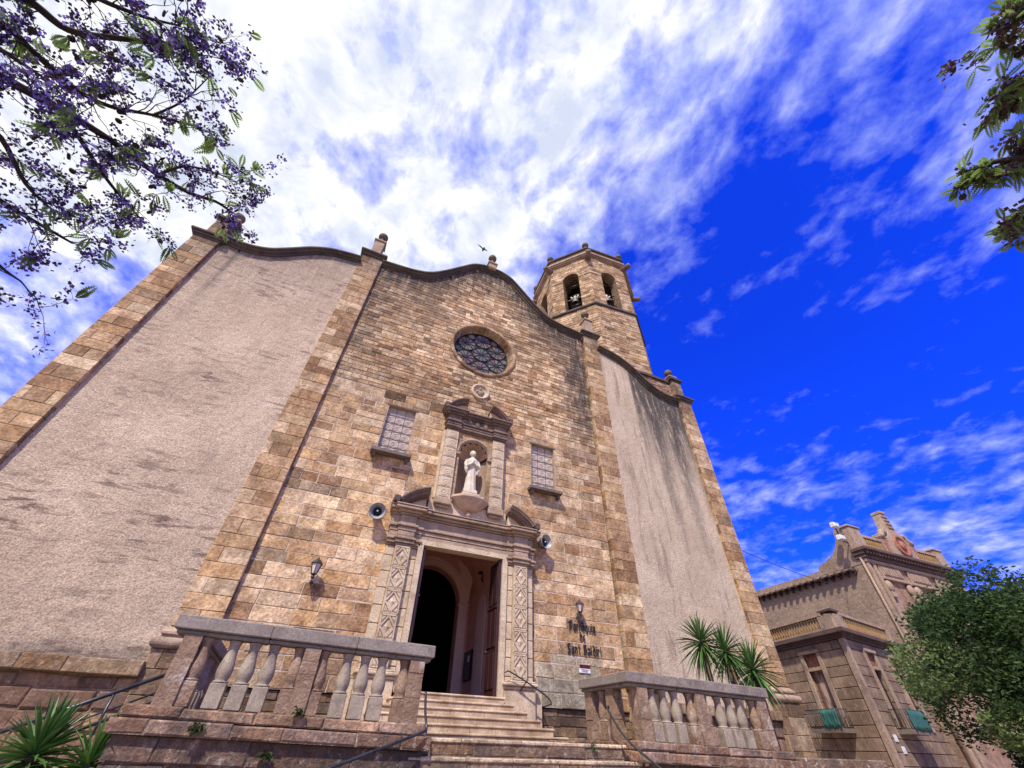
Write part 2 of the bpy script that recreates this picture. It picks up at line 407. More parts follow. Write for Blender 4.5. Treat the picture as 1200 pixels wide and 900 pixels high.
def ashlar(mb, o, u, n, u0, u1, rows, width, holes=(), top=None, gap=.006, bev=.012, jit=.006, out=(0, .012), back=.05, col=tan_color, dirt=None, v=V((0, 0, 1))):
    """courses of separate blocks on the plane o + u*U + v*Vv, outward n. holes(vv)->(a,b)|None"""
    o, u, n = V(o), V(u), V(n)
    P = lambda uu, vv, d: o+u*uu+v*vv+n*d
    for (z0, z1) in rows:
        zs = [z0+gap, z1-gap]
        hs = []
        for hfun, centre, curved in holes:
            ks = 7 if curved else 2
            samp = [hfun(z0+(z1-z0)*i/(ks-1)) if curved else hfun((z0+z1)/2) for i in range(ks)]
            if any(samp): hs.append((centre, [x if x else (centre, centre) for x in samp], ks))
        hs.sort(key=lambda t: t[0])
        bounds = [([u0]*2, None)]
        segs = []; cur = [u0, u0]
        for centre, samp, ks in hs:
            segs.append((cur, [x[0] for x in samp])); cur = [x[1] for x in samp]
        segs.append((cur, [u1, u1]))
        for L, Rr in segs:
            a = max(L); b = min(Rr)
            if b <= a+.02 and max(Rr)-min(L) < .05: continue
            cuts = []; x = a
            if b > a:
                x = a+width(z0)*rnd.uniform(.35, 1)
                while x < b-width(z0)*.35:
                    cuts.append(x); x += width(z0)
            edges = [L]+[[c+rnd.uniform(-1, 1)*jit*2]*2 for c in cuts]+[Rr]
            for el, er in zip(edges, edges[1:]):
                d = rnd.uniform(*out)
                def ring(gp, dep, zi):
                    pts = []
                    for i, x in enumerate(er):      # right edge upwards
                        t = i/(len(er)-1); pts.append([x-gp, z0+zi+(z1-z0-2*zi)*t])
                    rtop = pts[-1]; lf = []
                    for i, x in enumerate(el):
                        t = i/(len(el)-1); lf.append([x+gp, z0+zi+(z1-z0-2*zi)*t])
                    if top is not None:
                        if min(top(rtop[0]), top(lf[-1][0])) < z1:
                            m = 5; lim = lambda xx, zz: min(zz, top(xx)-zi)
                            if lim(rtop[0], 9e9) < z0+zi+.01 and lim(lf[-1][0], 9e9) < z0+zi+.01: return None
                            mid = [[rtop[0]+(lf[-1][0]-rtop[0])*i/m, max(z0+zi, lim(rtop[0]+(lf[-1][0]-rtop[0])*i/m, z1-zi))] for i in range(m+1)]
                            return [pts[0]]+mid+[lf[0]]
                    return pts+lf[::-1]
                rA = ring(gap, 0, gap); rB = ring(gap+bev, 0, gap+bev)
                if not rA or not rB or len(rA) != len(rB): continue
                k = len(rA)
                jj = [(rnd.uniform(-jit, jit), rnd.uniform(-jit, jit)) for _ in range(k)]
                r0 = [P(p[0]+q[0], p[1]+q[1], -back) for p, q in zip(rA, jj)]
                r1 = [P(p[0]+q[0], p[1]+q[1], d-bev*.8) for p, q in zip(rA, jj)]
                r2 = [P(p[0]+q[0], p[1]+q[1], d) for p, q in zip(rB, jj)]
                fs = [tuple(range(2*k, 3*k))]
                for i in range(k):
                    j = (i+1) % k
                    fs += [(i, j, j+k, i+k), (i+k, j+k, j+2*k, i+2*k)]
                cu = (rA[0][0]+rA[-1][0])/2
                mb.add(r0+r1+r2, fs, col(cu, (z0+z1)/2) if col is not tan_color else tan_color(.05, .12), dirt(cu, (z0+z1)/2) if dirt else 0.0)

def sheet(mb, o, u, n, u0, u1, rows, holes=(), top=None, d=-.02):
    """mortar bed behind the blocks: one strip per course"""
    ashlar(mb, V(o)+V(n)*d, u, n, u0, u1, rows, lambda z: 1e6, holes, top, gap=0, bev=0, jit=0, out=(0, 0), back=.02, col=lambda a, b: None)

def rect_hole(a, b, z0, z1): return (lambda z: (a, b) if z0 < z < z1 else None, (a+b)/2, False)
def circ_hole(cu, cz, r): return (lambda z: (cu-math.sqrt(max(r*r-(z-cz)**2, 0)), cu+math.sqrt(max(r*r-(z-cz)**2, 0))) if abs(z-cz) < r else None, cu, True)
def arch_hole(cu, hw, z0, sp):
    def f(z):
        if z < z0 or z > sp+hw: return None
        if z <= sp: return (cu-hw, cu+hw)
        q = math.sqrt(max(hw*hw-(z-sp)**2, 0)); return (cu-q, cu+q)
    return (f, cu, True)

# ------------------------------------------------------------------ ground
gm = MB(); gm.add([(-900, -900, 0), (900, -900, 0), (900, 900, 0), (-900, 900, 0)], [(0, 1, 2, 3)])
tag(gm.build('pavement', 'warm_paving'), kind='structure')

# ------------------------------------------------------------------ church
church = empty('church', (0, 0, 0), 'tall sandstone church facade with curved gable, round window and octagonal bell tower', 'church')
S99 = lambda z: 1.6287+(z-1.6287)*.989
CEN = [(0, 24.42), (.45, 24.42), (.9, 24.28), (1.4, 23.97), (2.0, 23.30), (2.5, 22.72), (2.95, 22.22), (3.6, 21.62), (4.3, 21.32), (5.1, 21.18), (6.2, 21.08)]
cen = [(x, S99(z)) for x, z in CEN]
cenc = [(p.x, p.y) for p in cr([(-x, z) for x, z in cen[:0:-1]]+cen, 6)]
topc = lambda x: interp(cen, abs(x))-.20
SIDL = [(7.2, 20.55), (8.25, 20.38), (8.8, 20.2), (9.45, 19.82), (10.1, 19.25), (10.8, 18.68), (11.45, 18.44), (12.1, 18.42), (12.7, 18.55)]
SIDR = [(7.2, 20.36), (8.25, 20.1), (9.06, 19.72), (9.7, 19.25), (10.2, 18.76), (10.95, 18.22), (11.74, 17.98), (12.7, 18.05)]
sidl = [(x, S99(z)) for x, z in SIDL]; sidr = [(x, S99(z)) for x, z in SIDR]
tops = lambda x: interp(sidl, -x)-.22 if x < 0 else interp(sidr, x)-.22
WY = .30
wall_holes = [rect_hole(-1.42, 1.42, 0, 6.5), arch_hole(0, .66, 8.5, 10.38), circ_hole(0, 16.85, 1.62),
              rect_hole(-3.76, -2.6, 9.68, 11.92), rect_hole(2.68, 3.85, 9.64, 11.9)]
def hts(z): return (.34, .44) if z < 10 else ((.27, .36) if z < 12.6 else (.17, .27))
def wds(z): return rnd.uniform(.5, 1.15) if z < 10 else (rnd.uniform(.4, .95) if z < 12.6 else rnd.uniform(.25, .75))
def wall_dirt(x, z):
    d = max(0, 1-(topc(x)-z)/3.6)*1.15
    if x < -1 and z > 15: d = max(d, min(1, (z-15)/5)*min(1, (-x-1)/3)*.75)
    if x > 3.9 and z > 10: d = max(d, min(1, (x-3.9)/1.5)*min(1, (z-10)/5)*1.0)
    if x < -4.6 and z > 12: d = max(d, min(1, (-x-4.6)/1.2)*min(1, (z-12)/5)*.75)
    if z < 3.4: d = max(d, .25)
    return d
def wall_col(x, z):
    c = tan_color(.07 if z < 12 else .17, .18 if z < 12 else .34); bz = 1+.12*math.sin(x*.9+1.3)*math.sin(z*.7)+.10*math.sin(x*.45-z*.5+.6)-(.10 if 11.5 < z < 14.5 and x < 1 else 0); c = tuple(k*(1.12 if z < 12.6 else 1.16)*bz for k in c)
    if 3.1 < x < 5.3 and 2.5 < z < 3.95:
        k = rnd.uniform(.6, .85); c = tuple(a*(1-k)+b*k for a, b in zip(c, lin(176, 178, 164)))
    return c
rows = rows_between(2.52, 24.3, hts, (3.9, 6.5, 9.66, 11.9, 12.6))
mb = MB(); ashlar(mb, (0, WY, 0), (1, 0, 0), (0, -1, 0), -6.2, 6.2, rows, wds, wall_holes, topc, gap=.010, bev=.012, jit=.013, out=(.002, .024), col=wall_col, dirt=wall_dirt)
wall = mb.build('stone_wall', 'ashlar', church)
mb = MB(); sheet(mb, (0, WY, 0), (1, 0, 0), (0, -1, 0), -6.2, 6.2, [q for q in rows if q[0] < 12.55], wall_holes, topc, .0)
mb.build('mortar_bed', 'mortar_light', wall)
mb = MB(); sheet(mb, (0, WY, 0), (1, 0, 0), (0, -1, 0), -6.2, 6.2, [q for q in rows if q[0] > 12.55], wall_holes, topc, -.008)
mb.build('mortar_bed', 'mortar_mid', wall)
# solid core behind the facade
mb = MB()
cp = [(x, z-.15) for x, z in cenc]
for sgn in (-1, 1):
    mb.box(min(sgn*2.03, sgn*6.2), max(sgn*2.03, sgn*6.2), .90, 1.5, 0, 8.47)
mb.prism_xz([(-6.2, 8.47), (6.2, 8.47)]+[(x, z) for x, z in reversed(cp)], .90, 1.5)
mb.box(-6.2, -1.43, .40, .9, 0, 2.5); mb.box(1.43, 6.2, .40, .9, 0, 2.5)
mb.build('wall_core', 'mortar_dark', church)
# lower brick plinth behind the terrace
rr = rows_between(.0, 2.5, lambda z: (.22, .34)); mb = MB()
ashlar(mb, (0, WY+.06, 0), (1, 0, 0), (0, -1, 0), 1.43, 6.2, rr, lambda z: rnd.uniform(.35, .8), jit=.014, out=(-.02, .02), col=lambda x, z: tuple(k*.72 for k in tan_color(.25, .05)), dirt=lambda x, z: .6)
mb.build('plinth', 'ashlar', church); mb = MB()
ashlar(mb, (0, WY+.06, 0), (1, 0, 0), (0, -1, 0), -6.2, -1.43, rr, lambda z: rnd.uniform(.35, .8), jit=.014, out=(-.02, .02), col=lambda x, z: tuple(k*.72 for k in tan_color(.25, .05)), dirt=lambda x, z: .6)
mb.build('plinth', 'ashlar', church)
# side plaster panels
def panel(name, x0, x1, z0, dirtf):
    mb = MB(); NX, NZ = 46, 90
    xs = [x0+(x1-x0)*i/NX for i in range(NX+1)]
    vs = []
    for x in xs:
        zt = tops(x)+.1
        for j in range(NZ+1): vs.append((x, .16+rnd.uniform(-.006, .006), z0+(zt-z0)*j/NZ))
    for i in range(NX):
        for j in range(NZ):
            a = i*(NZ+1)+j; q = [vs[a], vs[a+NZ+1], vs[a+NZ+2], vs[a+1]]
            mb.add(q, [(0, 1, 2, 3)], None, dirtf((xs[i]+xs[i+1])/2, vs[a][2]), True)
    mb.prism_xz([(x0, z0), (x1, z0)]+[(x, tops(x)+.1) for x in reversed(xs)], .19, 1.3)
    return mb.build(name, 'plaster' if x0 < 0 else 'plaster_streaked', church)
def dl(x, z):
    t = tops(x)-z
    d = max(0, 1-t/1.3)*.95
    d = max(d, max(0, 1-abs(x+11.9)/.45)*max(0, 1-t/7)*.9, max(0, 1-abs(x+9.0)/.3)*max(0, 1-t/5)*.7)
    d = max(d, max(0, 1-t/6)*.45, .12)
    if z < 3.3: d = max(d, (3.3-z)*1.2)
    return d
def drr(x, z):
    t = tops(x)-z
    d = max(0, 1-t/.7)*.9
    if x > 9.25: d = max(d, min(1, (x-9.2)/.12)*max(0, 1-t/(9.5+2.5*math.sin(x*5)))*1.35)
    d = max(d, max(0, 1-abs(x-8.75)/.16)*max(0, 1-t/9)*.35, max(0, 1-abs(x-7.3)/.3)*max(0, 1-t/6)*.6, .10)
    return d
panel('plaster_panel', -12.66, -7.2, 2.84, dl); panel('plaster_panel', 7.2, 12.66, 2.84, drr)
# pilasters
def pil_col(x, z): return tuple(k*1.05 for k in tan_color(.05, .15))
def pilaster(x0, x1, z0, z1, y0=0.0, depth=.55):
    p = MB(); r = rows_between(z0, z1, lambda z: (.34, .48))
    sides = [((0, y0, 0), (1, 0, 0), (0, -1, 0), x0, x1)]
    dz = lambda x, z: max(.1, 1-(z1-z)/2.2)*.8
    for i, row in enumerate(r):
        wdt = (lambda z: 5.0) if i % 2 else (lambda z: (x1-x0)*.55)
        ashlar(p, (0, y0, 0), (1, 0, 0), (0, -1, 0), x0, x1, [row], wdt, gap=.005, bev=.01, jit=.005, out=(0, .012), back=.06, col=pil_col, dirt=dz)
    for xs, nn in ((x0, -1), (x1, 1)):
        ashlar(p, (xs, 0, 0), (0, 1, 0), (nn, 0, 0), y0+.006, y0+depth, r, lambda z: 5.0, gap=.005, bev=.008, jit=.004, out=(0, .006), back=.06, col=pil_col, dirt=dz)
    o = p.build('pilaster', 'ashlar', church)
    c = MB(); c.box(x0+.03, x1-.03, y0+.03, y0+depth, z0, z1); c.build('mortar_bed', 'mortar_dark', o)
    return o
def cap_stack(x0, x1, y0, y1, layers, name='cap', mat='coping', parent=None):
    c = MB()
    for z0, z1, ov in layers: c.bbox(x0-ov, x1+ov, y0-ov, y1+ov*.3, z0, z1, min(.03, (z1-z0)*.3))
    return c.build(name, mat, parent or church)
def base_mould(x0, x1, y0, z0):
    # torus + scotia along three sides: stacked rings
    b = MB(); prof = []
    for k in range(9):
        a = -pi/2+pi*k/8; prof.append((.10+.10*math.cos(a), z0+.11+.11*math.sin(a)))
    prof += [(.06, z0+.235), (.05, z0+.28), (.10, z0+.30), (.10, z0+.35), (.03, z0+.42), (0, z0+.46)]
    vs = []; fs = []
    for ov, z in prof: vs += [(x0-ov, .5, z), (x0-ov, y0-ov, z), (x1+ov, y0-ov, z), (x1+ov, .5, z)]
    for k in range(len(prof)-1):
        for i in range(3): fs.append((k*4+i, k*4+i+1, k*4+i+5, k*4+i+4))
    b.add(vs, fs); return b.build('base_moulding', 'moulding', church)
def pil_plinth(x0, x1, y0, z1):
    p = MB(); r = rows_between(0, z1, lambda z: (.38, .5))
    ashlar(p, (0, y0, 0), (1, 0, 0), (0, -1, 0), x0, x1, r, lambda z: rnd.uniform(.5, .8), out=(0, .015), jit=.01, col=lambda x, z: tuple(k*.8 for k in tan_color(.1, .1)), dirt=lambda x, z: .5)
    for xs, nn in ((x0, -1), (x1, 1)):
        ashlar(p, (xs, 0, 0), (0, 1, 0), (nn, 0, 0), y0+.005, .45, r, lambda z: 5., out=(0, .01), col=lambda x, z: tan_color(.1, .1), dirt=lambda x, z: .4)
    p.box(x0+.03, x1-.03, y0+.03, .5, 0, z1)
    return p.build('pilaster_plinth', 'ashlar', church)
def finial(cx, cy, z0, zc, r, wd, ped_h):
    f = MB()
    f.bbox(cx-wd/2, cx+wd/2, cy-wd/2, cy+wd/2, z0, z0+ped_h, .02)
    f.bbox(cx-wd/2-.07, cx+wd/2+.07, cy-wd/2-.07, cy+wd/2+.07, z0+ped_h, z0+ped_h+.12, .02)
    o = f.build('finial_pedestal', 'moulding', church)
    b = MB(); zb = z0+ped_h+.12
    b.lathe([(wd*.42, zb), (wd*.36, zb+.08), (.12, zb+.20), (.11, zc-r*.85)], (cx, cy, 0), 14)
    b.sphere((cx, cy, zc), r, 18, 12)
    b.build('ball_finial', 'finial_stone', o)
for s in (-1, 1):
    a, b = (-7.235, -6.21) if s < 0 else (6.29, 7.315); pilaster(a, b, 3.6, 20.95, .14)
    cap_stack(a, b, .10, .9, [(20.92, 21.02, .06), (21.02, 21.12, .11), (21.12, 21.26, .17), (21.26, 21.33, .12)], 'pilaster_cap')
    finial((a+b)/2, .35, 21.2, 23.38, .27, .52, 1.32)
    base_mould(a, b, .12, 3.12); pil_plinth(a-.1, b+.1, .03, 3.12)
    a, b = sorted((s*12.66, s*13.628)); pilaster(a, b, 3.6, 17.78)
    cap_stack(a, b, 0, .9, [(17.76, 17.86, .06), (17.86, 17.98, .13), (17.98, 18.12, .2), (18.12, 18.18, .14)], 'pilaster_cap')
    a2, b2 = sorted((s*12.86, s*13.56)); pilaster(a2, b2, 18.16, 19.62, .22, .6)
    cap_stack(a2, b2, .22, .8, [(19.6, 19.72, .05), (19.72, 19.9, .14)], 'pier_cap')
    finial(s*13.1, .5, 19.88, 20.62, .26, .5, .16)
    base_mould(a, b, 0, 3.12); pil_plinth(a-.1, b+.1, -.1, 3.12)
finial(-.08, .25, 24.05, 25.55, .27, .5, .55)
# copings along the curves
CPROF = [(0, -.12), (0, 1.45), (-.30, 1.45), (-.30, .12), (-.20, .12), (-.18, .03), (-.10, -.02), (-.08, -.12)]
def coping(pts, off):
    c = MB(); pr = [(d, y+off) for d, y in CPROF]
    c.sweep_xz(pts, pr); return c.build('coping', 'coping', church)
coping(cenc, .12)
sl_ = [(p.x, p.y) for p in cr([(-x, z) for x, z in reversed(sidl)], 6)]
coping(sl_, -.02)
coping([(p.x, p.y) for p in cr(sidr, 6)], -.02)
# attic wall behind the right sweep
for s in (1,):
    a = MB(); r = rows_between(17.6, 19.58, lambda z: (.12, .2)); x0, x1 = sorted((s*9.0, s*12.9))
    ashlar(a, (0, .5, 0), (1, 0, 0), (0, -1, 0), x0, x1, r, lambda z: rnd.uniform(.2, .5), jit=.02, out=(-.02, .02), gap=.012,
           col=lambda x, z: rnd.choice([lin(180, 132, 108), lin(205, 185, 165), lin(165, 120, 98), lin(200, 170, 146), lin(190, 166, 145)]), dirt=lambda x, z: .3)
    a.box(x0, x1, .52, 1.2, 17.5, 19.58); o = a.build('attic_wall', 'ashlar', church)
    a = MB(); a.box(x0, x1, .38, 1.3, 19.585, 19.76); a.build('attic_coping', 'coping', o)
# ledge and rough stone base under the plaster
for s in (-1, 1):
    x0, x1 = sorted((s*7.31, s*12.55))
    a = MB(); ashlar(a, (0, -.12, 0), (1, 0, 0), (0, -1, 0), x0, x1, [(2.55, 2.84)], lambda z: rnd.uniform(.8, 1.5), jit=.008, out=(0, .012), col=lambda x, z: tuple(k*.72 for k in tan_color(0, .3)), dirt=lambda x, z: .3)
    a.box(x0, x1, -.10, .5, 2.551, 2.839); a.build('ledge', 'ashlar', church)
    a = MB(); ashlar(a, (0, .04, 0), (1, 0, 0), (0, -1, 0), x0, x1, rows_between(0, 2.55, lambda z: (.28, .5)), lambda z: rnd.uniform(.45, 1.1), jit=.03, out=(-.03, .04), bev=.03, gap=.015,
                     col=lambda x, z: tuple(k*.95 for k in rnd.choice([lin(190, 154, 126), lin(170, 134, 112), lin(160, 132, 118), lin(205, 168, 130)])), dirt=lambda x, z: .5)
    a.box(x0, x1, .09, .5, 0, 2.55); a.build('rubble_base', 'ashlar', church)
# nave behind
a = MB(); a.box(-13.4, 13.4, 12.0, 34, 0, 15.5); a.box(-13.4, -6, 1.52, 12.0, 0, 15.5); a.box(6, 13.4, 1.52, 12.0, 0, 15.5); a.box(-6, 6, 1.52, 12.0, 9.2, 15.5)
a.prism_xz([(-13.4, 15.5), (13.4, 15.5), (0, 18.5)], 1.6, 34); a.build('nave', 'plaster', church)

# rose window
mb = MB(); seg = 48
for k in range(28):          # voussoir ring
    a0, a1 = 2*pi*k/28+.004, 2*pi*(k+1)/28-.004
    prof = [(1.80, WY+.01), (1.80, WY-.07), (1.74, WY-.10), (1.66, WY-.10), (1.62, WY-.05), (1.53, .55), (1.49, .62), (1.49, .72)]
    vs = []
    for a in (a0, (a0+a1)/2, a1): vs += [(r*math.cos(a), y, 16.85+r*math.sin(a)) for r, y in prof]
    n = len(prof); fs = []
    for j in range(2): fs += [(j*n+i, j*n+n+i, j*n+n+i+1, j*n+i+1) for i in range(n-1)]
    mb.add(vs, fs, tan_color(.1, .1), .25)
rose = mb.build('rose_window', 'ashlar', church)
gl = MB(); ld = MB(); GY = .66
gl.add([(1.5*math.cos(2*pi*i/48), GY+.03, 16.85+1.5*math.sin(2*pi*i/48)) for i in range(48)], [tuple(range(48))], (.035, .033, .036))
GC = [(.21, .18, .185), (.16, .145, .155), (.24, .205, .20), (.11, .12, .16), (.14, .155, .185), (.21, .17, .15), (.30, .265, .255), (.15, .135, .155)]
cents = [(0, 0)]+[(.98*math.cos(pi/6+k*pi/3), .98*math.sin(pi/6+k*pi/3)) for k in range(6)]
for ci, (cx, cz) in enumerate(cents):
    R0 = .47; N = 10
    tint = rnd.choice(GC)
    for k in range(N):
        a0, a1 = 2*pi*k/N, 2*pi*(k+1)/N
        c = tuple((.5*x+.5*y)*rnd.uniform(.7, 1.3) for x, y in zip(tint, rnd.choice(GC)))
        pts = [(cx, GY, cz+16.85)]+[(cx+R0*math.cos(a0+(a1-a0)*i/3), GY+rnd.uniform(0, .01), 16.85+cz+R0*math.sin(a0+(a1-a0)*i/3)) for i in range(4)]
        gl.add(pts, [tuple(range(5))], c)
        ld.bar((cx, GY-.005, cz+16.85), (cx+R0*math.cos(a0), GY-.005, 16.85+cz+R0*math.sin(a0)), .022, .02)
    ld.tube([(cx+R0*math.cos(2*pi*i/24), GY-.01, 16.85+cz+R0*math.sin(2*pi*i/24)) for i in range(25)], .022, 6, False)
    ld.lathe([(.09, -.03), (.09, .0)], (cx, GY, cz+16.85), 10, (0, 1, 0))
for k in range(6):
    a = k*pi/3; c = rnd.choice(GC)
    cx, cz = 1.28*math.cos(a), 16.85+1.28*math.sin(a)
    gl.add([(cx+.2*math.cos(2*pi*i/12), GY+.015, cz+.2*math.sin(2*pi*i/12)) for i in range(12)], [tuple(range(12))], c)
    ld.tube([(cx+.2*math.cos(2*pi*i/16), GY-.01, cz+.2*math.sin(2*pi*i/16)) for i in range(17)], .018, 6, False)
ld.tube([(1.47*math.cos(2*pi*i/48), GY-.01, 16.85+1.47*math.sin(2*pi*i/48)) for i in range(49)], .04, 6, False)
gl.build('stained_glass', 'rosette_glass', rose); ld.build('lead_tracery', 'lead', rose)
# medallion relief below the rose
mb = MB(); mz = 13.97
mb.lathe([(.46, .0), (.46, .08), (.40, .12), (.34, .09), (.32, .03), (0.001, .02)], (.05, WY, mz), 28, (0, -1, 0), False)
med = mb.build('medallion', 'carved', church)
mb = MB()
mb.sphere((.03, WY-.05, mz+.11), .09, 10, 8); mb.sphere((.05, WY-.03, mz-.08), .16, 10, 8, (1, .6, 1.1)); mb.sphere((-.10, WY-.03, mz-.03), .08, 8, 6); mb.sphere((.18, WY-.03, mz+.0), .07, 8, 6)
mb.build('bust_relief', 'moulding', med)
# lattice windows
for (x0, x1, z0, z1) in ((-3.76, -2.6, 9.68, 11.92), (2.68, 3.85, 9.64, 11.9)):
    f = MB(); yb = WY+.16; t = .025
    f.box(x0-.001, x0+t, WY-.01, yb+.1, z0, z1); f.box(x1-t, x1+.001, WY-.01, yb+.1, z0, z1)
    f.box(x0+t, x1-t, WY-.01, yb+.1, z1-t, z1); f.box(x0+t, x1-t, WY-.01, yb+.1, z0, z0+t)
    wn = f.build('lattice_window', 'moulding', church)
    p = MB(); p.box(x0+t, x1-t, yb, yb+.05, z0+t, z1-t)
    b = MB(); W = (x1-x0-2*t)/3; H = (z1-z0-2*t)/6
    for i in range(1, 3): b.bar((x0+t+W*i, yb, z0+t), (x0+t+W*i, yb, z1-t), .016, .024)
    for j in range(1, 6): b.bar((x0+t, yb, z0+t+H*j), (x1-t, yb, z0+t+H*j), .016, .021)
    for i in range(3):
        for j in range(6):
            cx, cz = x0+t+W*(i+.5), z0+t+H*j+.03
            for rr_ in (.155, .105, .055):
                p.tube([(cx+rr_*1.05*math.cos(pi*q/8), yb-.004, cz+rr_*1.45*math.sin(pi*q/8)+.02) for q in range(9)], .022, 5, False)
            for sx in (-1, 1): p.bar((cx+sx*.17, yb, cz+.30), (cx+sx*.05, yb, cz+.26), .02, .015)
    p.build('patterned_glass', 'lattice', wn); b.build('glazing_bars', 'lattice_bar', wn)
    s = MB(); zc = z0-.16
    s.bbox(x0-.18, x1+.14, -.06, WY+.05, zc+.02, zc+.16, .012)
    for bx in (x0-.08, x1-.04): s.box(bx, bx+.09, .05, WY, zc-.14, zc+.018)
    s.build('sill', 'slate', wn)
    lt = MB(); lt.box(x0-.06, x1+.06, WY-.035, WY+.06, z1-.015, z1+.05); lt.build('drip_strip', 'slate', wn)

# ---- portal
portal = empty('portal', (0, 0, 2.65), parent=church)
p = MB()
for s in (-1, 1):                      # jambs
    a, b = sorted((s*1.42, s*1.60)); p.box(a, b, -.02, .36, 2.65, 6.50)
    for k in range(8):
        z = 2.70+k*.475; a, b = sorted((s*1.605, s*1.84)); p.bbox(a, b, .06, .3, max(z, 3.06), min(z+.455, 6.34), .014)
        a, b = sorted((s*2.335, s*2.60)); p.bbox(a, b, .08, .3, max(z+.03, 3.06), min(z+.485, 6.34), .014)
p.box(-1.60, 1.60, -.02, .36, 6.503, 6.66)
p.box(-2.58, -1.605, .12, .34, 3.0, 6.4); p.box(1.605, 2.58, .12, .34, 3.0, 6.4)
p.build('door_surround', 'carved', portal)
for s in (-1, 1):                      # carved pilasters with diamond panels
    p = MB(); x0, x1 = sorted((s*1.845, s*2.33)); y0 = -.05
    p.box(x0, x1, y0, .3, 3.06, 6.36)
    cx = (x0+x1)/2; hw = (x1-x0)/2-.025
    for k in range(5):
        za, zb = 3.09+k*.65+.025, 3.09+(k+1)*.65-.025; zc = (za+zb)/2; hh = (zb-za)/2
        y = y0; q = lambda x, z: (x, y, z)
        for e in (((-1, -1), (1, -1)), ((1, -1), (1, 1)), ((1, 1), (-1, 1)), ((-1, 1), (-1, -1))):
            p.bar(q(cx+e[0][0]*hw, zc+e[0][1]*hh), q(cx+e[1][0]*hw, zc+e[1][1]*hh), .04, .028)
        dm = [(0, -1), (1, 0), (0, 1), (-1, 0)]
        for i in range(4):
            a, b = dm[i], dm[(i+1) % 4]
            for kk, hgt in ((.93, .035),):
                p.bar(q(cx+a[0]*hw*kk, zc+a[1]*hh*kk), q(cx+b[0]*hw*kk, zc+b[1]*hh*kk), .045, hgt)
        for sx in (-1, 1):
            for sz in (-1, 1):      # corner triangles
                tri = [(cx+sx*hw*.86, zc+sz*hh*.86), (cx+sx*hw*.86, zc+sz*hh*.42), (cx+sx*hw*.36, zc+sz*hh*.86)]
                if sx*sz < 0: tri = [tri[0], tri[2], tri[1]]
                p.prism_xz(tri, y-.026, y+.001)
        # raised facets inside the diamond
        d = .50
        p.add([(cx, y-.001, zc-hh*d), (cx+hw*d, y-.001, zc), (cx, y-.001, zc+hh*d), (cx-hw*d, y-.001, zc), (cx, y-.04, zc)], [(0, 1, 4), (1, 2, 4), (2, 3, 4), (3, 0, 4)])
    p.build('carved_pilaster', 'carved', portal)
    b = MB()                            # pedestal
    a0, a1 = sorted((s*1.61, s*2.62))
    b.bbox(a0, a1, -.06, .36, 1.9, 2.86, .02); b.bbox(a0-.03, a1+.03, -.10, .36, 2.86, 2.93, .02); b.bbox(a0-.07, a1+.07, -.15, .36, 2.935, 3.02, .025); b.bbox(a0, a1, -.08, .36, 3.022, 3.075, .015)
    a0, a1 = sorted((s*2.63, s*2.90)); b.box(a0, a1, .1, .36, 1.9, 2.82)
    b.build('pedestal', 'carved', portal)
# entablature: layers (z0,z1,overhang)
ent = MB()
LAY = [(6.36, 6.42, .02), (6.424, 6.53, .07), (6.534, 6.60, .12), (6.604, 6.66, .05),
       (6.664, 6.82, .03), (6.824, 6.96, .05), (6.964, 7.05, .11), (7.054, 7.36, .02), (7.364, 7.42, .08), (7.424, 7.50, .17), (7.504, 7.60, .27), (7.604, 7.65, .30)]
for z0, z1, ov in LAY:
    for s in (-1, 1):
        x0, x1 = sorted((s*1.84, s*2.33)); ent.bbox(x0-ov, x1+ov, -.07-ov, .33, z0, z1, min(.014, (z1-z0)*.25))
        x0, x1 = sorted((s*(1.60), s*(2.60))); ent.bbox(x0-ov*.5, x1+ov*.8, .05-ov, .33, z0+.003, z1-.003, min(.012, (z1-z0)*.25))
    if z0 > 6.66: ent.bbox(-1.62, 1.62, .09-ov, .33, z0+.005, z1-.005, min(.012, (z1-z0)*.25))
ent.build('entablature', 'moulding', portal)
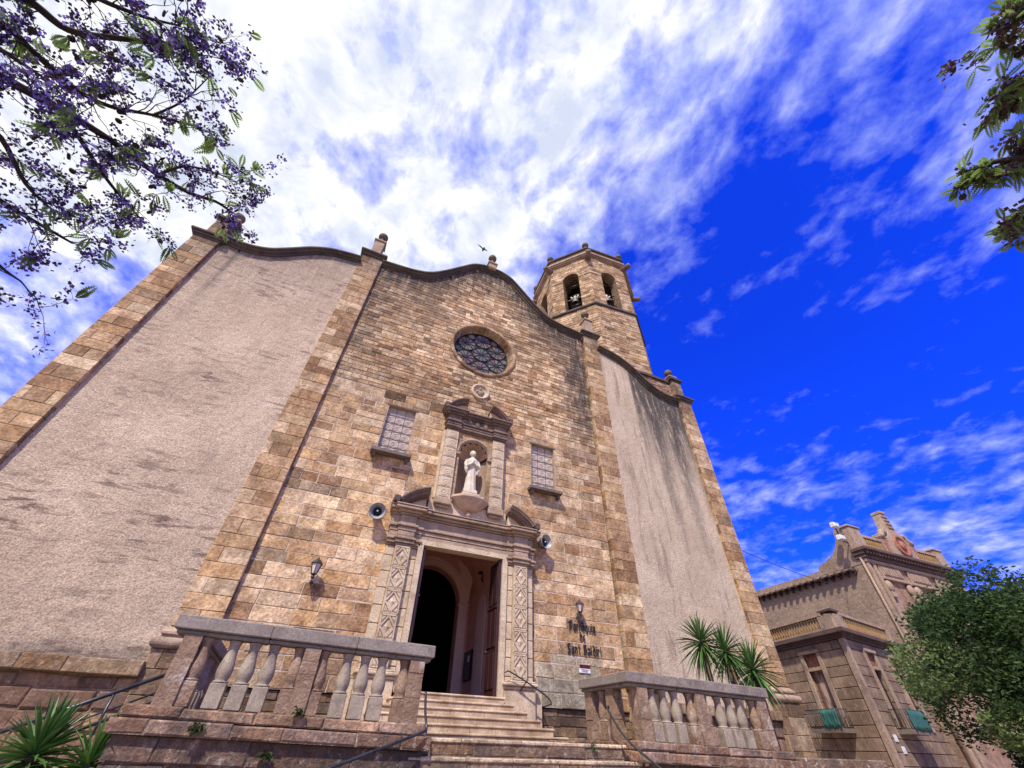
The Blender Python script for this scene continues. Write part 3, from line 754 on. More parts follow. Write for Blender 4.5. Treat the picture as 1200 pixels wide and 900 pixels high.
# panel zone above cornice and broken segmental pediment
p = MB(); p.prism_xz([(-1.5, 7.65), (1.5, 7.65), (1.5, 8.2), (-1.5, 8.2)], .10, .33)
p.build('attic_panel', 'carved', portal)
def broken_arc(parent, xo, zo, xi, zi, xc, thick, y0, y1, name, dent=True):
    for s in (-1, 1):
        # circle with centre above xc through (xo,zo) and highest at xc
        k = (xo-xc)**2; dzz = zi-zo
        zc = None; lo, hi = zo-20, zo+.0
        # solve (xo-xc)^2+(zo-zc)^2 = (xi-xc)^2+(zi-zc)^2
        zc = ((xi-xc)**2+zi**2-(xo-xc)**2-zo**2)/(2*(zi-zo)); R = math.hypot(xo-xc, zo-zc)
        a0 = math.atan2(zo-zc, xo-xc); a1 = math.atan2(zi-zc, xi-xc)
        pts = [(s*(xc+R*math.cos(a0+(a1-a0)*i/14)), zc+R*math.sin(a0+(a1-a0)*i/14)) for i in range(15)]
        if s < 0: pts = pts
        else: pts = pts[::-1]
        a = MB(); t = thick
        a.sweep_xz(pts, [(0, y0), (0, y1), (-t, y1), (-t, y0+(y1-y0)*.62), (-t*.72, y0+(y1-y0)*.55), (-t*.70, y0+(y1-y0)*.25), (-t*.42, y0+(y1-y0)*.2), (-t*.38, y0+.04), (-t*.18, y0+.03), (-t*.16, y0)])
        if dent:
            for i in range(1, 13):
                an = a0+(a1-a0)*(i+.5)/14; r = R-t*.80
                x, z = s*(xc+r*math.cos(an)), zc+r*math.sin(an)
                a.box(x-.025, x+.025, y0+(y1-y0)*.30, y0+(y1-y0)*.54, z-.035, z+.04)
        a.build(name, 'dark_moulding', parent)
        tp = MB(); inner = [(x, z-t*.9) for x, z in pts]
        xin = s*xi; base = zo-t*.95
        poly = [(x, max(z, base+.004)) for x, z in inner]
        if s < 0: poly = poly[::-1]; poly = poly+[(-xo, base), (-xi, base)]
        else: poly = poly+[(xo, base), (xi, base)][::1]
        poly = [q for i, q in enumerate(poly) if i == 0 or (V(q)-V(poly[i-1])).length > .002]
        tp.prism_xz(poly, y1-.26, y1); tp.build('tympanum', 'carved', parent)
        blk = MB(); blk.bbox(min(s*(xo-.02), s*(xo+.19)), max(s*(xo-.02), s*(xo+.19)), y0+.02, y1, zo-.14, zo+.10, .03); blk.build('corner_block', 'coping', parent)
broken_arc(portal, 2.55, 7.80, 1.58, 8.42, 1.15, .30, -.38, .32, 'broken_pediment')
# ---- niche
niche = empty('niche', (0, .3, 8.3), parent=church)
n = MB(); hw, sp, zb = .60, 10.38, 8.5
# front panel with arch opening (rows trick)
rws = [(8.25, 8.5), (8.5, 8.9), (8.9, 9.35), (9.35, 9.8), (9.8, 10.2), (10.2, 10.38), (10.38, 10.6), (10.6, 10.8), (10.8, 10.99), (10.99, 11.34)]
ashlar(n, (0, .10, 0), (1, 0, 0), (0, -1, 0), -.76, .76, rws, lambda z: 9., [arch_hole(0, hw, zb, sp)], gap=.002, bev=.004, jit=0, out=(0, .002), back=.24, col=lambda x, z: tan_color(0, .3), dirt=lambda x, z: .2)
n.build('niche_panel', 'ashlar', niche)
# archivolt moulding and concave interior
n = MB(); pts = [((hw+.0)*math.cos(pi*i/24), sp+(hw)*math.sin(pi*i/24)) for i in range(25)][::-1]
n.sweep_xz(pts, [(.15, .02), (.15, .10), (.0, .10), (.0, .055), (.04, .05), (.05, .02), (.09, .0)])
n.bbox(-.78, -hw+.01, .02, .14, sp-.12, sp-.002, .015); n.bbox(hw-.01, .78, .02, .14, sp-.12, sp-.002, .015)
n.build('archivolt', 'moulding', niche)
n = MB(); vs = []; fs = []; NA = 24
for z in (zb, sp):
    for i in range(NA+1): a = pi*i/NA; vs.append((hw*math.cos(a), .10+.62*math.sin(a), z))
for i in range(NA): fs.append((i, i+1, i+NA+2, i+NA+1))
n.add(vs, fs, None, 0, True)
n.box(-hw, hw, .10, .8, zb-.1, zb); n.build('niche_wall', 'moulding', niche)
n = MB(); vs = []; fs = []; NR = 78; NT_ = 14      # fluted scallop half-dome
for j in range(NT_+1):
    t = j/NT_
    for i in range(NR+1):
        a = pi*i/NR
        fl = abs(math.sin(a*6.5))**.7
        r = hw*(1.0-.20*(1-fl)*min(1, t*2.2))
        ph = t*pi/2                     # ph 0 at hub (back bottom) .. front rim
        # hub at back of springing line; ribs radiate to the rim
        x = r*math.cos(a)*math.sin(ph); zz = r*math.sin(a)*math.sin(ph); y = .10+.60*math.cos(ph)
        vs.append((x, y, sp+zz))
for j in range(NT_):
    for i in range(NR): a = j*(NR+1)+i; fs.append((a, a+1, a+NR+2, a+NR+1))
n.add(vs, fs, None, 0, True); n.build('scallop_shell', 'shell', niche)
for s in (-1, 1):
    n = MB(); x0, x1 = sorted((s*.765, s*1.28)); cx = (x0+x1)/2
    zz = 8.28
    while zz < 11.3:
        z1 = min(zz+.43, 11.32); n.bbox(x0, x1, -.02, .3, zz, z1-.012, .012)
        if z1-zz > .3:
            n.bbox(cx-.17, cx+.17, -.036, 0, zz+.04, z1-.052, .012); n.tube([(cx+.105*math.cos(2*pi*i/16), -.034, (zz+z1)/2-.006+.105*math.sin(2*pi*i/16)) for i in range(17)], .014, 6, False); n.sphere((cx, -.03, (zz+z1)/2-.006), .04, 8, 6, (1, .5, 1))
        zz = z1
    x2, x3 = sorted((s*1.29, s*1.38)); n.box(x2, x3, .12, .3, 8.28, 11.3)
    n.build('niche_pilaster', 'carved', niche)
    n = MB(); n.bbox(x0-.06, x1+.06, -.12, .3, 8.0, 8.26, .03); n.bbox(x0, x1, -.06, .3, 7.9, 7.996, .03); n.build('console', 'moulding', niche)
e = MB()
for z0, z1, ov in [(11.34, 11.40, .03), (11.404, 11.47, .07), (11.474, 11.54, .03), (11.544, 11.66, .05), (11.664, 11.72, .10), (11.724, 12.02, .02), (12.024, 12.10, .10), (12.104, 12.20, .20), (12.204, 12.28, .26)]:
    for s in (-1, 1):
        x0, x1 = sorted((s*.77, s*1.28)); e.bbox(x0-ov, x1+ov, -.06-ov, .33, z0, z1, .012)
    e.bbox(-.8, .8, .04-ov, .33, z0+.004, z1-.004, .012)
for k in range(-1, 2):
    e.bbox(k*.36-.08, k*.36+.08, -.04, .1, 11.74, 12.015, .015)
e.build('niche_entablature', 'dark_moulding', niche)
broken_arc(niche, 1.38, 12.42, .56, 12.98, .35, .24, -.26, .32, 'broken_pediment', False)
n = MB(); vs = []; fs = []; N = 6              # faceted half bowl under the statue
prof = [(.80, 8.44), (.80, 8.36), (.62, 8.18), (.40, 8.02), (.14, 7.92)]
for r, z in prof:
    for i in range(N+1): a = -pi+pi*i/N; vs.append((r*math.cos(a), .22+r*.85*math.sin(a), z))
for j in range(len(prof)-1):
    for i in range(N): a = j*(N+1)+i; fs.append((a, a+1, a+N+2, a+N+1))
n.add(vs, fs); n.add(vs[:N+1], [tuple(range(N+1))]); n.sphere((0, .04, 7.83), .12, 12, 8)
n.build('corbel', 'shell', niche)

# ---- vestibule
ves = empty('vestibule', (0, 2, 2.65), parent=church)
v = MB(); X0, X1, YB, ZT = -1.85, 1.85, 4.7, 8.25
v.box(X0-.15, X0, .365, YB, 2.6, ZT)
v.box(X1, X1+.15, .365, YB, 2.6, ZT)
# back wall with arched opening
bw = [(2.65, 3.4), (3.4, 4.2), (4.2, 5.0), (5.0, 6.0)]+[(6.0+.18*i, 6.0+.18*(i+1)) for i in range(13)]
ashlar(v, (0, YB, 0), (1, 0, 0), (0, -1, 0), X0, X1, bw, lambda z: 9., [arch_hole(0, 1.38, 2.65, 6.0)], gap=0, bev=0, jit=0, out=(0, 0), back=.5, col=lambda x, z: None)
v.build('vestibule_wall', 'vestibule_plaster', ves)
v = MB(); vs = []; fs = []
for y in (.37, YB):
    for i in range(17): a = pi*i/16; vs.append(((X0+X1)/2+(X1-X0)/2*math.cos(a), y, 6.35+1.85*math.sin(a)))
for i in range(16): fs.append((i, i+1, i+18, i+17))
v.add(vs, fs, None, 0, True); v.box(X0-.15, X1+.15, .366, YB, ZT+.0, ZT+.1)
v.build('vault', 'vestibule_plaster', ves)
v = MB()
# arch moulding, corner pilaster, vault web and blind arch
v.prism_xz([(1.36, 2.66), (1.72, 2.66), (1.72, 5.95), (1.36, 5.95)], YB-.10, YB)
v.bbox(1.31, 1.77, YB-.15, YB, 5.95, 6.04, .015); v.bbox(1.33, 1.75, YB-.13, YB, 2.66, 2.95, .015)
pts = [(1.54*math.cos(pi*i/28), 6.04+1.54*math.sin(pi*i/28)) for i in range(29)][::-1]
v.sweep_xz(pts, [(.17, YB-.08), (.17, YB), (-.17, YB), (-.17, YB-.06), (-.10, YB-.12), (.02, YB-.12), (.06, YB-.07), (.10, YB-.08)])
v.add([(1.72, YB-.12, 6.06), (1.82, 3.95, 7.85), (1.06, YB-.03, 7.95), (1.82, YB-.03, 7.9)], [(0, 1, 2), (0, 2, 3), (0, 3, 1), (1, 3, 2)])
yA, yB_ = 2.65, 3.6                               # blind arch on the side wall
poly = [(yA, 2.66), (yB_, 2.66), (yB_, 5.5)]+[(yA+(yB_-yA)/2+(yB_-yA)/2*math.cos(pi*i/12), 5.5+.6*math.sin(pi*i/12)) for i in range(1, 12)]+[(yA, 5.5)]
k = len(poly); v.add([(X1-.02, a, b) for a, b in poly]+[(X1+.01, a, b) for a, b in poly], [tuple(range(k))]+[(i, (i+1) % k, (i+1) % k+k, i+k) for i in range(k)])
v.build('vestibule_pillar', 'vestibule_stone', ves)
v = MB(); v.box(X0, X1, .362, YB+.5, 2.45, 2.648); v.build('vestibule_floor', 'step_stone', ves)
v = MB(); v.bbox(X1-.09, X1-.001, 3.72, 4.55, 3.38, 4.34, .03); nb = v.build('notice_board', 'board_blue', ves)
v = MB(); v.box(X1-.10, X1-.091, 3.85, 4.05, 3.95, 4.15); v.build('notice_sheet', 'paper', ves)
v = MB(); v.bbox(X1-.10, X1, 3.0, 3.1, 6.76, 6.84, .01); v.bbox(X1-.26, X1-.08, 2.95, 3.15, 6.85, 6.93, .015); v.tube([(X1-.08, 3.05, 6.78), (X1-.13, 3.0, 6.64), (X1-.08, 2.98, 6.55)], .03, 8); v.build('wall_fitting', 'dark_metal', ves)
# church interior beyond the arch: closed room, its darkness put into near-black colour
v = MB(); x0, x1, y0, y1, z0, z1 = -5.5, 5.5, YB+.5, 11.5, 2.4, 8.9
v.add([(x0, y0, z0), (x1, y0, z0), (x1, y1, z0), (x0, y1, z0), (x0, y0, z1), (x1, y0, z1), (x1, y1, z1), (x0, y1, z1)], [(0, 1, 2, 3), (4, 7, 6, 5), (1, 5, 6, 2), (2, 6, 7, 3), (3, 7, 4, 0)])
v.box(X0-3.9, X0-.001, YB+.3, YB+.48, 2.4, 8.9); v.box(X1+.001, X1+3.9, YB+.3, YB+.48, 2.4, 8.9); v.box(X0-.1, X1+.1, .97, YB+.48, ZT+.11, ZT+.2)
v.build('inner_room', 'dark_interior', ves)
v = MB(); v.box(-.10, .06, 11.2, 11.25, 4.6, 4.76); v.build('distant_light', 'paper', ves)
# door leaves swung inwards
for s in (-1, 1):
    d = MB(); xa = s*1.40; t = .09; x0, x1 = sorted((xa, xa-s*t))
    d.bbox(x0, x1, .06, .86, 2.67, 6.46, .012)
    face = xa-s*t
    for (za, zb_) in ((2.85, 3.75), (3.9, 4.95), (5.1, 6.3)):
        for ya, yb in ((.12, .43), (.49, .80)):
            f0, f1 = sorted((face, face-s*.03)); d.bbox(f0, f1, ya, yb, za, zb_, .012)
    d.bbox(*sorted((face, face-s*.05)), .08, .84, 4.98, 5.06, .012)
    dl_ = d.build('door_leaf', 'door_wood', portal)
    h = MB(); h.lathe([(.03, 0), (.045, .03), (.03, .07), (.001, .08)], (face-s*.001, .80, 3.83), 10, (-s, 0, 0), False); h.build('door_knob', 'dark_metal', portal)

# ---- bell tower
TX, TY, TR, TROT = 10.748, 5.3, 4.16, -.071
TZS, TZC = 26.93, 33.75
tower = empty('bell_tower', (TX, TY, 12), parent=church)
def octo(r, z, rot=TROT, c=(TX, TY)):
    R = r/math.cos(pi/8)
    return [(c[0]+R*math.cos(rot+pi/8+k*pi/4), c[1]+R*math.sin(rot+pi/8+k*pi/4), z) for k in range(8)]
def octstack(mb, layers):
    for z0, z1, r in layers:
        a, b = octo(r, z0), octo(r, z1)
        mb.add(a+b, [tuple(range(7, -1, -1)), tuple(range(8, 16))]+[(i, (i+1) % 8, (i+1) % 8+8, i+8) for i in range(8)])
st = MB(); bed = MB(); jm = MB(); plain = MB()
HW = TR*math.tan(pi/8)
tcol = lambda x, z: tuple(k*1.12 for k in tan_color(.08, .28))
trow = rows_between(14.0, TZS-.02, lambda z: (.22, .34)); brow = rows_between(TZS+.12, TZC, lambda z: (.22, .34), (31.2,))
for k in range(8):
    a = TROT+k*pi/4; nn = V((math.cos(a), math.sin(a), 0)); uu = V((-nn.y, nn.x, 0)); o = V((TX, TY, 0))+nn*TR
    vis = nn.dot((CAM-o).normalized()) > -.25
    if vis:
        hl = [arch_hole(0, .68, TZS, 31.3)]
        ashlar(st, o, uu, nn, -HW, HW, trow, lambda z: rnd.uniform(.3, .9), gap=.008, bev=.015, jit=.012, out=(-.015, .015), back=.06, col=tcol, dirt=lambda x, z: .15)
        ashlar(st, o, uu, nn, -HW, HW, brow, lambda z: rnd.uniform(.3, .9), hl, gap=.008, bev=.015, jit=.012, out=(-.015, .015), back=.06, col=tcol, dirt=lambda x, z: .15)
        sheet(bed, o, uu, nn, -HW, HW, trow, (), None, -.015); sheet(bed, o, uu, nn, -HW, HW, brow, hl, None, -.015)
        pr = [(-.68, TZS), (-.68, 31.3)]+[(.68*math.cos(pi-pi*i/12), 31.3+.68*math.sin(pi*i/12)) for i in range(1, 13)]+[(.68, TZS)]
        q = [o+uu*x+V((0, 0, z))+nn*d for d in (0, -.85) for x, z in pr]; m = len(pr)
        jm.add(q, [(i, i+1, i+1+m, i+m) for i in range(m-1)], (.36, .26, .17), .2)
        for sx in (-1, 1):               # impost band
            p0, p1 = o+uu*(sx*.70)+V((0, 0, 31.2)), o+uu*(sx*HW)+V((0, 0, 31.2)); jm.bar(p0, p1, .10, .035, nn)
    else:
        p4 = [o+uu*x+V((0, 0, z)) for x, z in ((-HW, 14), (HW, 14), (HW, TZC), (-HW, TZC))]; plain.add(p4, [(0, 1, 2, 3)], (.3, .22, .15))
tw = st.build('tower_wall', 'ashlar', tower); bed.build('mortar_bed', 'mortar_dark', tower); jm.build('belfry_reveals', 'ashlar', tower); plain.build('rear_wall', 'ashlar', tower)
c = MB(); octstack(c, [(TZS-.04, TZS+.13, TR+.13)]); octstack(c, [(TZS-.12, TZS-.044, TR+.05)]); c.build('string_course', 'coping', tower)
c = MB(); octstack(c, [(TZC-.12, TZC+.0, TR+.08), (TZC+.004, TZC+.14, TR+.2), (TZC+.144, TZC+.32, TR+.29)]); c.build('cornice', 'moulding', tower)
c = MB(); octstack(c, [(TZC+.324, TZC+1.0, TR+.05)]); pw = c.build('parapet', 'moulding', tower)
c = MB(); octstack(c, [(TZC+1.004, TZC+1.16, TR+.22)]); c.build('parapet_coping', 'coping', tower)
for k, (x, y, z) in enumerate(octo(TR-.05, TZC+1.16)):
    b = MB(); b.lathe([(.26, z), (.22, z+.15), (.12, z+.3), (.11, z+.42)], (x, y, 0), 12); b.sphere((x, y, z+.66), .3, 14, 10); b.build('ball_finial', 'finial_stone', tower)
for k, (x, y, z) in enumerate(octo(TR+.05, TZC-.42)):
    d = V((x-TX, y-TY, 0)).normalized(); b = MB()
    b.tube([V((x, y, z))-d*.3, V((x, y, z+.02))+d*.5, V((x, y, z+.03))+d*.72], [.26, .22, .22], 10); b.build('gargoyle_spout', 'dark_moulding', tower)
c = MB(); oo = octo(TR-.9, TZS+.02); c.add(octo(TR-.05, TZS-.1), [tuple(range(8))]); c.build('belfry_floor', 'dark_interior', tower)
c = MB(); cz = [26.95, 33.7]; a_, b_ = octo(1.5, cz[0]), octo(1.5, cz[1]); c.add(a_+b_, [(i, (i+1) % 8, (i+1) % 8+8, i+8) for i in range(8)]); c.build('belfry_dark_core', 'dark_interior', tower)  # octagonal core added inside the belfry to keep its openings dark
c = MB()
for k in (4, 5, 6, 7):
    a = TROT+k*pi/4; nn = V((math.cos(a), math.sin(a), 0)); uu = V((-nn.y, nn.x, 0)); o = V((TX, TY, 0))+nn*(TR-.55)
    for z in (28.3, 29.6, 30.9): c.tube([o-uu*.7+V((0, 0, z)), o+uu*.7+V((0, 0, z))], .03, 6)
c.build('belfry_bars', 'rail_metal', tower)
# bells
def bell(k, off, sc, label):
    a = TROT+k*pi/4; nn = V((math.cos(a), math.sin(a), 0)); uu = V((-nn.y, nn.x, 0)); p = V((TX, TY, 29.0))+nn*(TR-.75)
    r = empty('church_bell', p, label, 'bell', 'bells in the belfry')
    b = MB(); pr = [(.02, .62), (.20, .6), (.25, .5), (.28, .25), (.36, .02), (.44, -.10), (.42, -.12), (.3, .0), (.02, .5)]
    b.lathe([(q*sc, z*sc) for q, z in pr], p-V((0, 0, .3)), 20, None, False); b.build('bell_body', 'bell_bronze', r)
    y = MB(); y.tube([p-uu*.70+V((0, 0, .42)), p+uu*.70+V((0, 0, .42))], .05, 8)
    for s in (-1, 1): y.tube([p+uu*s*.05+V((0, 0, .3)), p+uu*s*.32+V((0, 0, .75))], .07, 8)
    y.tube([p+V((0, 0, .25)), p+V((0, 0, .8))], .09, 8); y.build('yoke', 'statue_stone', r)
    cl = MB(); cl.tube([p, p-V((0, 0, .42))], .025, 6); cl.sphere(p-V((0, 0, .44)), .06, 8, 6); cl.build('clapper', 'dark_metal', r)
bell(5, 0, 1.0, 'bell with pale yoke in the middle arched opening of the tower')
bell(6, 0, .95, 'bell in the right hand arched opening of the tower')
bell(4, 0, .95, 'bell in the leftmost arched opening, half hidden by the gable')

# ------------------------------------------------------------------ statue in the niche
st = empty('statue', (0, .22, 8.5), 'pale stone statue of a robed saint standing in the shell niche', 'statue')
b = MB(); b.bbox(-.34, .34, -.08, .50, 8.50, 8.66, .03); b.bbox(-.27, .27, -.02, .44, 8.662, 8.86, .05); b.build('statue_base', 'statue_stone', st)
b = MB(); CY = .20
prof = [(8.84, .25, .20), (8.92, .235, .19), (9.2, .205, .165), (9.55, .19, .15), (9.8, .185, .145), (9.98, .21, .155), (10.12, .225, .16), (10.22, .21, .14), (10.29, .12, .10), (10.33, .065, .065), (10.38, .06, .06)]
vs = []; fs = []; N = 40
for z, rx, ry in prof:
    for i in range(N):
        a = 2*pi*i/N; fo = 1+(.06*math.sin(a*9+z*2) if z < 9.9 else .015*math.sin(a*7))
        vs.append((rx*fo*math.cos(a), CY+ry*fo*math.sin(a), z))
for j in range(len(prof)-1):
    for i in range(N): p0, p1 = j*N+i, j*N+(i+1) % N; fs.append((p0, p1, p1+N, p0+N))
fs += [tuple(range(N-1, -1, -1)), tuple(range((len(prof)-1)*N, len(prof)*N))]
b.add(vs, fs, None, 0, True)
b.sphere((0, CY-.02, 10.49), .125, 18, 14, (.86, .95, 1.15))
b.sphere((0, CY-.13, 10.455), .022, 8, 6, (1, 1, 1.5))                       # nose
b.sphere((0, CY+.025, 10.52), .145, 16, 12, (.95, .95, 1.08))                  # hair
for s in (-1, 1):
    b.tube([(s*.21, CY, 10.17), (s*.27, CY-.03, 9.98), (s*.25, CY-.10, 9.82), (s*.15, CY-.19, 9.90), (s*.03, CY-.21, 10.0)], [.08, .085, .085, .065, .045], 10)
    b.tube([(s*.25, CY-.08, 9.84), (s*.25, CY-.09, 9.68), (s*.22, CY-.08, 9.55)], [.09, .07, .03], 8)   # hanging sleeve
b.tube([(-.05, CY-.21, 9.98), (0, CY-.23, 10.1), (.01, CY-.2, 10.16)], [.05, .045, .02], 8)
fig = b.build('saint_figure', 'statue_stone', st)
rm = fig.modifiers.new('remesh', 'REMESH'); rm.mode = 'VOXEL'; rm.voxel_size = .014; rm.use_smooth_shade = True

# ------------------------------------------------------------------ wall fittings
def loudspeaker(x, z, aim, label):
    r = empty('loudspeaker', (x, -.15, z), label, 'loudspeaker', 'horn loudspeakers beside the portal')
    ax = V(aim).normalized(); o = V((x, -.16, z))
    h = MB(); pr = [(.26, .0), (.272, -.01), (.26, -.02), (.235, -.06), (.18, -.16), (.13, -.27), (.105, -.36)]
    h.lathe(pr, o, 28, ax, False)
    h.lathe([(.255, .005), (.215, -.055), (.16, -.14), (.12, -.22), (.10, -.30)], o, 28, ax, False)
    h.build('horn', 'speaker_shell', r)
    t = MB(); t.lathe([(.12, -.20), (.12, -.34), (.001, -.34)], o, 20, ax, False); t.lathe([(.105, -.12), (.13, -.2), (.06, -.22)], o, 20, ax); t.build('throat', 'speaker_driver', r)
    d = MB(); d.sphere(o-ax*.08, .028, 10, 8); d.build('centre_cap', 'plaque_white', r)
    k = MB(); k.bbox(x-.09, x+.09, .12, .24, z-.10, z+.10, .02); k.tube([(x, .2, z), (x, .30, z-.08)], .03, 8); k.tube([(x-.2, 0, z-.02), (x, .12, z-.15), (x+.2, 0, z-.02)], .02, 6); k.build('bracket', 'dark_metal', r)
loudspeaker(-3.16, 7.28, (-.05, -1, -.25), 'grey horn loudspeaker left of the portal pediment')
loudspeaker(3.10, 7.36, (.30, -1, -.05), 'grey horn loudspeaker right of the portal pediment')
def lantern(x, z, label, sc_):
    r = empty('wall_lantern', (x, WY, z), label, 'lantern', 'black wall lanterns on the facade')
    cy = WY-.36
    k = MB(); k.lathe([(.07, 0), (.06, .03), (.03, .04)], (x, WY, z-.36), 12, (0, -1, 0))
    k.tube(cr([(x, WY-.02, z-.36), (x, WY-.15, z-.46), (x, WY-.30, z-.44), (x, cy, z-.34), (x, cy, z-.24)], 5), .02, 8)
    k.tube(cr([(x, WY-.12, z-.44), (x, WY-.10, z-.36), (x, WY-.17, z-.33), (x, WY-.19, z-.39)], 5), .015, 6); k.sphere((x, cy, z-.28), .06, 12, 8)
    k.build('bracket', 'dark_metal', r)
    h = MB(); hexa = lambda rr, zz: [(x+rr*math.cos(pi/6+i*pi/3), cy+rr*math.sin(pi/6+i*pi/3), zz) for i in range(6)]
    def hx(a): h.lathe(a, (x, cy, 0), 6, None, True, False, a0=pi/6, a1=pi/6+2*pi)
    hx([(.05, z-.24), (.095, z-.20), (.10, z-.175)]); hx([(.195, z+.12), (.215, z+.135), (.12, z+.24), (.05, z+.29)]); h.sphere((x, cy, z+.31), .035, 8, 6); h.lathe([(.014, z+.30), (.008, z+.40)], (x, cy, 0), 6)
    for a, b in zip(hexa(.098, z-.18), hexa(.18, z+.125)): h.tube([a, b], .013, 6)
    h.build('lantern_frame', 'dark_metal', r)
    g_ = MB(); g_.lathe([(.088, z-.17), (.165, z+.12)], (x, cy, 0), 6, None, True, False, a0=pi/6, a1=pi/6+2*pi); g_.build('lantern_glass', 'lamp_glass', r); r.scale = (sc_, sc_, sc_)
lantern(-4.44, 5.32, 'black wall lantern left of the portal, above the left balustrade', .86)
lantern(4.44, 5.33, 'black wall lantern right of the portal, above the lettering', .74)

# blackletter lettering
GL = {'i': (.0, [[(0, 1), (0, 0)], [(0, 1.38), (.06, 1.3)]]), 'n': (.45, [[(0, 1), (0, 0)], [(0, .85), (.2, 1), (.45, .85), (.45, 0)]]), 'r': (.33, [[(0, 1), (0, 0)], [(0, .85), (.2, 1), (.35, .9)]]),
      'a': (.45, [[(.45, 1), (.45, 0)], [(.45, .95), (.1, 1), (0, .9)], [(.45, .5), (0, .4), (0, .1), (.2, 0), (.45, .15)]]),
      'o': (.45, [[(0, .85), (0, .15), (.22, 0), (.45, .15), (.45, .85), (.22, 1), (0, .85)]]), 'O': (.45, [[(0, .85), (0, .15), (.22, 0), (.45, .15), (.45, .85), (.22, 1), (0, .85)], [(.08, 1.45), (.28, 1.22)]]),
      'q': (.45, [[(.45, .85), (.22, 1), (0, .85), (0, .15), (.22, 0), (.45, .15)], [(.45, 1), (.45, -.45)]]), 'u': (.45, [[(0, 1), (0, .15), (.2, 0), (.45, .15)], [(.45, 1), (.45, 0)]]),
      'd': (.45, [[(.0, 1.5), (.45, .95), (.45, .15), (.22, 0), (0, .15), (0, .85), (.22, 1), (.45, .85)]]), 'e': (.42, [[(.45, .2), (.22, 0), (0, .15), (0, .85), (.22, 1), (.42, .8), (.1, .5)]]),
      't': (.33, [[(.15, 1.35), (.15, .1), (.35, 0)], [(0, 1), (.35, 1)]]), 'l': (.12, [[(0, 1.5), (0, .1), (.15, 0)]]),
      'P': (.7, [[(.1, 1.45), (.1, -.25)], [(-.15, 1.3), (.1, 1.45), (.5, 1.5), (.7, 1.25), (.65, .75), (.4, .6), (.1, .65)], [(.3, 1.4), (.3, .3)]]),
      'S': (.65, [[(.65, 1.35), (.4, 1.5), (.05, 1.3), (.1, .95), (.6, .6), (.6, .2), (.3, 0), (0, .15)], [(.3, 1.4), (.3, .1)]]),
      'B': (.7, [[(.1, 1.5), (.1, 0)], [(.1, 1.45), (.5, 1.5), (.6, 1.2), (.35, .85), (.1, .8)], [(.35, .85), (.7, .65), (.7, .2), (.4, 0), (.1, .05)], [(.3, 1.4), (.3, .1)]])}
sign = empty('wall_lettering', (4.63, WY, 4.1), 'black iron blackletter words Parròquia de Sant Baldiri on the wall', 'lettering')
def textline(s, x0, x1, z, sz, name):
    adv = sum(.5 if ch == ' ' else GL[ch][0]+.36 for ch in s); sx = (x1-x0)/adv
    mb = MB(); x = x0; q = 0
    nb = V((.05*sx*1.2, .055*sz))
    for ch in s:
        if ch == ' ': x += .5*sx; continue
        w_, strokes = GL[ch]
        for stv in strokes:
            for a, b in zip(stv, stv[1:]):
                A = V((x+a[0]*sx, z+a[1]*sz)); B = V((x+b[0]*sx, z+b[1]*sz)); q += 1
                pts = [A-nb, A+nb, B+nb, B-nb]
                ar = sum(pts[i].x*pts[(i+1) % 4].y-pts[(i+1) % 4].x*pts[i].y for i in range(4))
                if ar < 0: pts = pts[::-1]
                mb.prism_xz([(p.x, p.y) for p in pts], WY-.05-.0012*(q % 17), WY-.022)
                if a == stv[0]: mb.box(A.x-.008, A.x+.008, WY-.03, WY, A.y-.008, A.y+.008)
        x += (w_+.36)*sx
    mb.build(name, 'dark_metal', sign)
textline('ParrOquia', 4.10, 5.18, 4.66, .185, 'text_line'); textline('de', 4.50, 4.74, 4.38, .165, 'text_line'); textline('Sant Baldiri', 3.98, 5.34, 3.98, .185, 'text_line')
pq = empty('wall_plaque', (4.585, WY, 3.57), 'small white wall plaque with dark red header beneath the lettering', 'plaque')
m_ = MB(); m_.bbox(4.38, 4.80, WY-.04, WY-.012, 3.46, 3.70, .005); m_.build('plaque_panel', 'plaque_white', pq)
m_ = MB(); m_.box(4.385, 4.795, WY-.043, WY-.0395, 3.585, 3.695); m_.build('plaque_header', 'plaque_red', pq)
for zz, xa, xb in ((3.545, 4.46, 4.73), (3.50, 4.50, 4.70)):
    m_ = MB(); x = xa
    while x < xb: q = rnd.uniform(.015, .03); m_.box(x, x+q, WY-.043, WY-.0395, zz-.012, zz+.012); x += q+.008
    m_.build('plaque_text', 'plaque_red', pq)

# ------------------------------------------------------------------ staircase
stair = empty('staircase', (0, -1.5, 0), 'pale stone staircase climbing to the open church door', 'stairs')
H6 = [2.645, 2.475, 2.31, 2.145, 1.98, 1.815]; XR = [1.56, 1.71, 1.97, 2.20, 2.40, 2.62]; YF = [-.2, -.53, -.86, -1.19, -1.52, -1.85]
def scol(x, z): return shadecol(lin(206, 186, 160), .85, 1.08)
for k in range(6):
    sp_ = MB(); zt, zb_ = H6[k], (H6[k+1] if k < 5 else 1.69)
    xl, xr, yf = -XR[k], XR[k], YF[k]
    ashlar(sp_, (0, yf, 0), (1, 0, 0), (0, -1, 0), xl, xr, [(zb_-.006, zt-.045)], lambda z: rnd.uniform(.4, .7), gap=.003, bev=.004, jit=.002, out=(0, .004), back=.03, col=scol, dirt=lambda x, z: .12)
    yb_ = .40 if k == 0 else YF[k-1]+.01
    ty = .36
    sp_.box(xl+.01, xr-.01, yf+.02, .36, zb_-.01, zt-.05, scol(0, 0))
    sp_.bbox(xl-.025, xr+.025, yf-.03, .36 if k else .37, zt-.045, zt, .012, scol(0, 0))
    sp_.build('step', 'step_stone', stair)
